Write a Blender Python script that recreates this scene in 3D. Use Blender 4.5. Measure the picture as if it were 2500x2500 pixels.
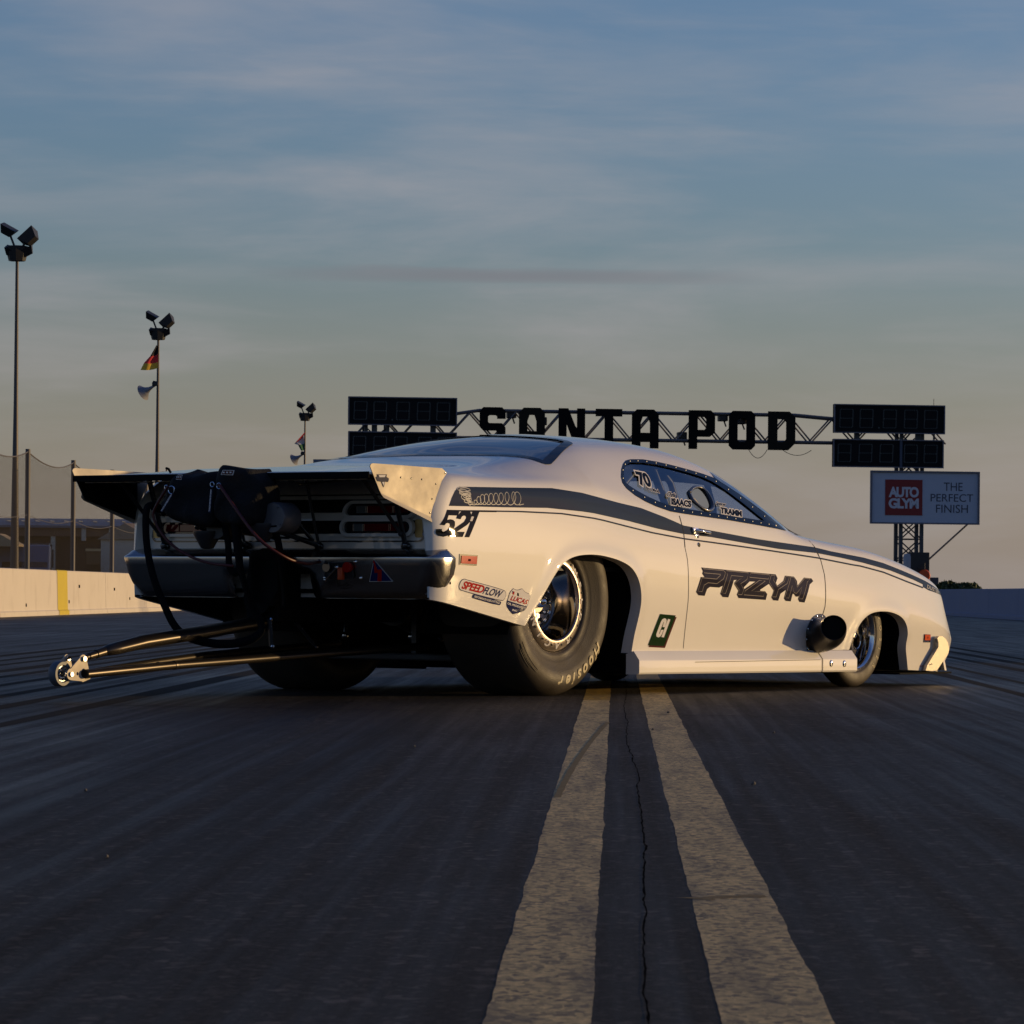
import bpy, bmesh, math, random
import numpy as np
from mathutils import Vector, Matrix
random.seed(4); rng=np.random.RandomState(7)
for o in list(bpy.data.objects): bpy.data.objects.remove(o)
S=bpy.context.scene
# ---------------- camera ----------------
cam_d=bpy.data.cameras.new('camera'); cam=bpy.data.objects.new('camera',cam_d); S.collection.objects.link(cam); S.camera=cam
cam_d.sensor_width=36; cam_d.sensor_fit='HORIZONTAL'; cam_d.lens=132.3
cam_d.shift_y=.0788; cam_d.clip_start=.1; cam_d.clip_end=9000
cam.location=(0,0,.5)
cam.rotation_euler=(Matrix.Rotation(math.radians(90),4,'X')@Matrix.Rotation(math.radians(.5),4,'Z')).to_euler()
cam_d.dof.use_dof=True; cam_d.dof.focus_distance=18.6; cam_d.dof.aperture_fstop=45
# ---------------- sky, sun, exposure ----------------
SUN_EL=math.radians(4.7); SUN_AZ=math.radians(77)      # clockwise from +Y (north)
W=bpy.data.worlds.new('World'); S.world=W; W.use_nodes=True
nt=W.node_tree; nt.nodes.clear(); N=nt.nodes.new; LK=nt.links.new
out=N('ShaderNodeOutputWorld'); bg=N('ShaderNodeBackground'); sky=N('ShaderNodeTexSky')
sky.sky_type='NISHITA'; sky.sun_disc=False; sky.sun_elevation=SUN_EL; sky.sun_rotation=SUN_AZ
sky.altitude=100; sky.air_density=1.0; sky.dust_density=1.2; sky.ozone_density=3.0
tc=N('ShaderNodeTexCoord')
def math_(op,a,b=None,c=None,nt=nt):
    n=nt.nodes.new('ShaderNodeMath'); n.operation=op
    for i,v in enumerate([a,b,c]):
        if v is None: continue
        if isinstance(v,(int,float)): n.inputs[i].default_value=v
        else: nt.links.new(v,n.inputs[i])
    return n.outputs[0]
# blue tint of the clear evening air
tint=N('ShaderNodeMix'); tint.data_type='RGBA'; tint.blend_type='MULTIPLY'; tint.inputs[0].default_value=1; cap=N('ShaderNodeVectorMath'); cap.operation='MINIMUM'; cap.inputs[1].default_value=(4.6,3.9,3.7); LK(sky.outputs[0],cap.inputs[0]); LK(cap.outputs[0],tint.inputs[6]); tint.inputs[7].default_value=(1.12,1.04,1.27,1)
sep=N('ShaderNodeSeparateXYZ'); LK(tc.outputs['Generated'],sep.inputs[0])
hi=N('ShaderNodeMapRange'); hi.interpolation_type='SMOOTHSTEP'; hi.inputs[1].default_value=.22; hi.inputs[2].default_value=.60; LK(sep.outputs[2],hi.inputs[0]); HI=hi.outputs[0]
zen=N('ShaderNodeMix'); zen.data_type='RGBA'; zen.blend_type='MULTIPLY'; LK(HI,zen.inputs[0]); LK(tint.outputs[2],zen.inputs[6]); zen.inputs[7].default_value=(.55,.68,.86,1); tint=zen
# thin cirrus: long soft streaks
def streaks(sx,sz,rot,scale,lo,hi,off):
    mp=N('ShaderNodeMapping'); mp.inputs['Rotation'].default_value=(0,math.radians(rot),0); mp.inputs['Scale'].default_value=(sx,3,sz); mp.inputs['Location'].default_value=off; LK(tc.outputs['Generated'],mp.inputs[0])
    n1=N('ShaderNodeTexNoise'); n1.inputs['Scale'].default_value=scale; n1.inputs['Detail'].default_value=6; n1.inputs['Roughness'].default_value=.55; n1.inputs['Distortion'].default_value=.35; LK(mp.outputs[0],n1.inputs[0])
    r1=N('ShaderNodeMapRange'); r1.interpolation_type='SMOOTHSTEP'; r1.inputs[1].default_value=lo; r1.inputs[2].default_value=hi; LK(n1.outputs['Fac'],r1.inputs[0]); return r1.outputs[0]
s1=streaks(5.5,30,-4,1.0,.40,.72,(3.1,0,1.7)); s2=streaks(11,75,3,1.0,.45,.75,(7.3,0,4.4))
CLOUD=N('ShaderNodeMix'); CLOUD.data_type='RGBA'; LK(tint.outputs[2],CLOUD.inputs[6]); CLOUD.inputs[7].default_value=(2.5,2.38,2.5,1)
LK(math_('MULTIPLY',math_('ADD',math_('MULTIPLY',s1,.46),math_('MULTIPLY',s2,.22)),math_('SUBTRACT',1.0,math_('MULTIPLY',HI,.85))),CLOUD.inputs[0])
# one thin darker cloud bar
ex=math_('DIVIDE',math_('SUBTRACT',sep.outputs[2],math_('ADD',.0838,math_('MULTIPLY',s2,.0022))),.0022); ex=math_('MAXIMUM',math_('SUBTRACT',1.0,math_('MULTIPLY',ex,ex)),0.0)
ax=math_('DIVIDE',math_('ADD',sep.outputs[0],.002),.070); ax=math_('MAXIMUM',math_('SUBTRACT',1.0,math_('MULTIPLY',ax,ax)),0.0); yp=math_('GREATER_THAN',sep.outputs[1],.5)
bar=N('ShaderNodeMix'); bar.data_type='RGBA'; LK(CLOUD.outputs[2],bar.inputs[6]); bar.inputs[7].default_value=(1.25,1.30,1.48,1); LK(math_('MULTIPLY',math_('MULTIPLY',ex,ax),math_('MULTIPLY',yp,.75)),bar.inputs[0]); CLOUD=bar
# evening veil near the horizon
veil=N('ShaderNodeMix'); veil.data_type='RGBA'; LK(CLOUD.outputs[2],veil.inputs[6]); veil.inputs[7].default_value=(2.32,2.0,1.80,1)
ve=math_('SUBTRACT',1.0,math_('MULTIPLY',math_('MAXIMUM',sep.outputs[2],0.0),11.0)); ve=math_('MAXIMUM',ve,0.0); LK(math_('MULTIPLY',ve,.75),veil.inputs[0])
LK(veil.outputs[2],bg.inputs[0]); bg.inputs[1].default_value=.15; LK(bg.outputs[0],out.inputs[0])
sd=bpy.data.lights.new('sun','SUN'); sun=bpy.data.objects.new('sun',sd); S.collection.objects.link(sun)
sd.energy=3.2; sd.angle=math.radians(.6); sd.color=(1,.67,.30)
sv=Vector((math.sin(SUN_AZ)*math.cos(SUN_EL),math.cos(SUN_AZ)*math.cos(SUN_EL),math.sin(SUN_EL)))
sun.rotation_euler=sv.to_track_quat('Z','Y').to_euler(); sun.location=(30,0,20)
S.view_settings.view_transform='Standard'; S.view_settings.look='None'; S.view_settings.exposure=0; S.view_settings.gamma=1
S.view_settings.use_curve_mapping=False
S.render.engine='CYCLES'; S.cycles.max_bounces=8; S.cycles.transparent_max_bounces=16
S.render.resolution_x=1024; S.render.resolution_y=1024
# ---------------- helpers ----------------
COL=S.collection
def props(o,label=None,cat=None,group=None,kind=None):
    for k,v in (('label',label),('category',cat),('group',group),('kind',kind)):
        if v: o[k]=v
    return o
def empty(name,loc=(0,0,0),rz=0):
    o=bpy.data.objects.new(name,None); COL.objects.link(o); o.location=loc; o.rotation_euler=(0,0,rz); o.empty_display_size=.2; return o
def mobj(name,V,F,m,parent=None,smooth=False,mi=None,auto=None):
    me=bpy.data.meshes.new(name); me.from_pydata([tuple(map(float,v)) for v in V],[],[tuple(int(i) for i in f) for f in F])
    for mm in (m if isinstance(m,(list,tuple)) else [m]): me.materials.append(mm)
    if mi is not None: me.polygons.foreach_set('material_index',mi)
    me.update()
    if smooth: me.shade_smooth()
    if auto: me.set_sharp_from_angle(angle=math.radians(auto))
    o=bpy.data.objects.new(name,me); COL.objects.link(o)
    if parent: o.parent=parent
    return o
class MB:
    """collects shapes into ONE mesh"""
    def __init__(s): s.V=[]; s.F=[]; s.M=[]
    def add(s,V,F,mi=0):
        n=len(s.V); s.V+= [tuple(v) for v in V]; s.F+=[tuple(i+n for i in f) for f in F]; s.M+=[mi]*len(F); return s
    def box(s,c,d,mi=0,bev=0,R=None):
        bm=bmesh.new(); bmesh.ops.create_cube(bm,size=1)
        for v in bm.verts: v.co=Vector((v.co.x*d[0],v.co.y*d[1],v.co.z*d[2]))
        if bev: bmesh.ops.bevel(bm,geom=list(bm.edges),offset=bev,segments=2,affect='EDGES',profile=.6)
        V=[v.co.copy() for v in bm.verts]; bm.verts.index_update(); F=[[v.index for v in f.verts] for f in bm.faces]; bm.free()
        if R is not None: V=[R@v for v in V]
        return s.add([v+Vector(c) for v in V],F,mi)
    def tube(s,pts,r,n=12,mi=0,cap=True,flat=1.0,up=(0,0,1)):
        pts=[Vector(p) for p in pts]; rs=r if isinstance(r,(list,tuple)) else [r]*len(pts); V=[];F=[]
        for i,p in enumerate(pts):
            d=(pts[min(i+1,len(pts)-1)]-pts[max(i-1,0)]).normalized()
            a=Vector(up).cross(d)
            if a.length<1e-3: a=Vector((0,1,0)).cross(d)
            if a.length<1e-3: a=Vector((1,0,0)).cross(d)
            a.normalize(); b=d.cross(a)
            for k in range(n):
                t=2*math.pi*k/n; V.append(p+a*(math.cos(t)*rs[i])+b*(math.sin(t)*rs[i]*flat))
        for i in range(len(pts)-1):
            for k in range(n): F.append((i*n+k,i*n+(k+1)%n,(i+1)*n+(k+1)%n,(i+1)*n+k))
        if cap: F.append(tuple(range(n-1,-1,-1))); F.append(tuple((len(pts)-1)*n+k for k in range(n)))
        return s.add(V,F,mi)
    def lathe(s,prof,n=64,axis='Y',c=(0,0,0),mi=0,close=False):
        """prof: list of (r, a) ; revolve about axis through c"""
        V=[];F=[];m=len(prof)
        for k in range(n):
            t=2*math.pi*k/n
            for r,a in prof:
                if axis=='Y': V.append((c[0]+r*math.cos(t),c[1]+a,c[2]+r*math.sin(t)))
                elif axis=='X': V.append((c[0]+a,c[1]+r*math.cos(t),c[2]+r*math.sin(t)))
                else: V.append((c[0]+r*math.cos(t),c[1]+r*math.sin(t),c[2]+a))
        for k in range(n):
            k2=(k+1)%n
            for i in range(m-1): F.append((k*m+i,k*m+i+1,k2*m+i+1,k2*m+i))
        return s.add(V,F,mi)
    def sphere(s,c,r,n=8,mi=0,sc=(1,1,1)):
        V=[];F=[]; m=n//2+1
        for i in range(m):
            a=math.pi*i/(m-1)
            for k in range(n): V.append((c[0]+sc[0]*r*math.sin(a)*math.cos(2*math.pi*k/n),c[1]+sc[1]*r*math.sin(a)*math.sin(2*math.pi*k/n),c[2]+sc[2]*r*math.cos(a)))
        for i in range(m-1):
            for k in range(n): F.append((i*n+k,(i+1)*n+k,(i+1)*n+(k+1)%n,i*n+(k+1)%n))
        return s.add(V,F,mi)
    def prism(s,poly,f,th,mi=0):
        """poly 2D, f(u,v,w)->3D ; w in 0..th"""
        n=len(poly); V=[f(u,v,0) for u,v in poly]+[f(u,v,th) for u,v in poly]
        F=[tuple(range(n-1,-1,-1)),tuple(range(n,2*n))]+[(i,(i+1)%n,(i+1)%n+n,i+n) for i in range(n)]
        return s.add(V,F,mi)
    def build(s,name,m,parent=None,smooth=False,auto=None):
        if smooth and auto is None: auto=38
        return mobj(name,s.V,s.F,m,parent,smooth,s.M,auto)
# ---------------- materials ----------------
def mat(name,col,rough=.5,metal=0,coat=0,spec=.5,var=.0,vscale=8,rvar=.0,bump=0,bscale=60,emit=None,coatr=.03,alpha=1,stretch=(1,1,1),sheen=0):
    m=bpy.data.materials.new(name); m.use_nodes=True; t=m.node_tree; b=t.nodes['Principled BSDF']
    b.inputs['Base Color'].default_value=(*col,1); b.inputs['Roughness'].default_value=rough; b.inputs['Metallic'].default_value=metal
    b.inputs['Coat Weight'].default_value=coat; b.inputs['Coat Roughness'].default_value=coatr; b.inputs['Specular IOR Level'].default_value=spec
    b.inputs['Alpha'].default_value=alpha; b.inputs['Sheen Weight'].default_value=sheen
    c=t.nodes.new('ShaderNodeTexCoord'); mpp=t.nodes.new('ShaderNodeMapping'); mpp.inputs['Scale'].default_value=stretch; t.links.new(c.outputs['Object'],mpp.inputs[0])
    n=t.nodes.new('ShaderNodeTexNoise'); n.inputs['Scale'].default_value=vscale; n.inputs['Detail'].default_value=6; n.inputs['Roughness'].default_value=.6; t.links.new(mpp.outputs[0],n.inputs[0])
    mx=t.nodes.new('ShaderNodeMix'); mx.data_type='RGBA'; v=max(var,.03)
    mx.inputs[6].default_value=(*[x*(1-v) for x in col],1); mx.inputs[7].default_value=(*[min(1,x*(1+v)) for x in col],1)
    t.links.new(n.outputs['Fac'],mx.inputs[0]); t.links.new(mx.outputs[2],b.inputs['Base Color'])
    if rvar:
        r=t.nodes.new('ShaderNodeMapRange'); r.inputs[3].default_value=max(0,rough-rvar); r.inputs[4].default_value=min(1,rough+rvar); r.inputs[1].default_value=.3; r.inputs[2].default_value=.7
        t.links.new(n.outputs['Fac'],r.inputs[0]); t.links.new(r.outputs[0],b.inputs['Roughness'])
    if bump:
        n2=t.nodes.new('ShaderNodeTexNoise'); n2.inputs['Scale'].default_value=bscale; n2.inputs['Detail'].default_value=4; t.links.new(mpp.outputs[0],n2.inputs[0])
        bp=t.nodes.new('ShaderNodeBump'); bp.inputs['Strength'].default_value=bump; bp.inputs['Distance'].default_value=.01; t.links.new(n2.outputs['Fac'],bp.inputs['Height']); t.links.new(bp.outputs[0],b.inputs['Normal'])
    if emit: b.inputs['Emission Color'].default_value=(*emit[:3],1); b.inputs['Emission Strength'].default_value=emit[3]
    return m
PAINT=mat('white_paint',(.77,.745,.69),.45,spec=.2,coat=1,coatr=.02,var=.012,vscale=3)
INNER=mat('inner_carbon',(.02,.02,.022),.6)
BLACK=mat('black_matt',(.005,.005,.005),.8,spec=.1)
BLKG=mat('black_gloss',(.012,.014,.018),.12,coat=1)
STRIPE=mat('stripe_vinyl',(.016,.022,.032),1,spec=0,coat=.6,coatr=.03,var=.05)
TRIM=mat('window_border',(.006,.010,.020),1,spec=0,coat=.7,coatr=.02)
SILVER=mat('brushed_silver',(.42,.41,.40),.21,metal=1,coat=.0,var=.03,vscale=3)
ALU=mat('aluminium',(.40,.36,.30),.6,metal=.25,var=.06,vscale=7,rvar=.08)
CHROME=mat('chrome',(.78,.78,.78),.07,metal=1)
BLKCHR=mat('black_chrome',(.42,.40,.38),.08,metal=1)
RIMM=mat('wheel_centre',(.16,.15,.14),.22,metal=.9)
BRASS=mat('brass',(.45,.30,.12),.35,metal=.9)
RUBBER=mat('tyre_rubber',(.040,.032,.023),.58,spec=.4,var=.3,vscale=9,rvar=.1,bump=.15,bscale=220)
RUBL=mat('tyre_lettering',(.50,.43,.26),.55,var=.15,vscale=60)
BAR=mat('bar_anodised',(.05,.042,.035),.34,metal=.75,var=.1,vscale=12)
CLOTH=mat('parachute_cloth',(.012,.012,.013),.85,bump=.6,bscale=70,var=.2,vscale=20,spec=.2)
WEB=mat('webbing',(.004,.004,.005),.9,spec=.1,bump=.3,bscale=400)
REDC=mat('red_cable',(.07,.007,.007),.45)
NAVY=mat('navy_ink',(.012,.02,.09),.9,coat=.35,spec=0)
REDI=mat('red_ink',(.42,.015,.012),.9,coat=.35,spec=0)
WHI=mat('white_ink',(.72,.70,.68),.9,coat=.35,spec=0)
BLKI=mat('black_ink',(.004,.004,.004),1,coat=.35,spec=0)
GREYI=mat('grey_ink',(.10,.10,.12),.9,coat=.35,spec=0)
PURP=mat('charcoal_ink',(.034,.031,.042),1,coat=.3,spec=0)
GREEN=mat('green_ink',(.012,.035,.010),.9,coat=.35,spec=0)
MAROON=mat('maroon_ink',(.09,.022,.02),.9,coat=.35,spec=0)
OUTL=mat('tan_outline',(.33,.29,.24),.9,coat=.35,spec=0)
TREDL=mat('tail_red_lens',(.14,.004,.008),.12,coat=.6)
TCLRL=mat('tail_clear_lens',(.13,.14,.14),.1,coat=.6)
SATIN=mat('satin_silver',(.46,.43,.38),.42,metal=.6)
RIV=mat('rivet_steel',(.16,.17,.19),.4,metal=.8)
REDL=mat('red_lens',(.55,.012,.015),.12,coat=1)
AMBL=mat('amber_lens',(.75,.12,.03),.12,coat=1)
CLRL=mat('clear_lens',(.35,.35,.33),.1,coat=1)
ORNG=mat('orange_plastic',(.6,.07,.01),.4)
SEAM=mat('seam_shadow_gap',(.006,.005,.004),.8)
RIMR=mat('satin_rim',(.50,.44,.40),.28,metal=.95)
CANI=mat('canister_grey',(.11,.11,.12),.4,metal=.3)
GRY=mat('dark_grey_metal',(.035,.035,.038),.45,metal=.4,var=.1)
def glassmat(name,tint,f0):
    m=bpy.data.materials.new(name); m.use_nodes=True; t=m.node_tree; t.nodes.clear()
    o=t.nodes.new('ShaderNodeOutputMaterial'); a=t.nodes.new('ShaderNodeBsdfTransparent'); a.inputs[0].default_value=(*tint,1)
    g=t.nodes.new('ShaderNodeBsdfGlossy'); g.inputs['Roughness'].default_value=.02; g.inputs[0].default_value=(.95,.95,.95,1)
    lw=t.nodes.new('ShaderNodeLayerWeight'); pw=math_('POWER',lw.outputs['Facing'],4.5,nt=t); frs=math_('MULTIPLY_ADD',pw,.92,f0,nt=t); mx=t.nodes.new('ShaderNodeMixShader')
    n=t.nodes.new('ShaderNodeTexNoise'); n.inputs['Scale'].default_value=2.5; bp=t.nodes.new('ShaderNodeBump'); bp.inputs['Strength'].default_value=.06; bp.inputs['Distance'].default_value=.01
    t.links.new(n.outputs['Fac'],bp.inputs['Height']); t.links.new(bp.outputs[0],g.inputs['Normal'])
    t.links.new(frs,mx.inputs[0]); t.links.new(a.outputs[0],mx.inputs[1]); t.links.new(g.outputs[0],mx.inputs[2]); t.links.new(mx.outputs[0],o.inputs[0]); return m
GLASS=glassmat('window_glass',(.70,.76,.84),.16)
RGLASS=glassmat('rear_glass',(.06,.08,.12),.16)

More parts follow.
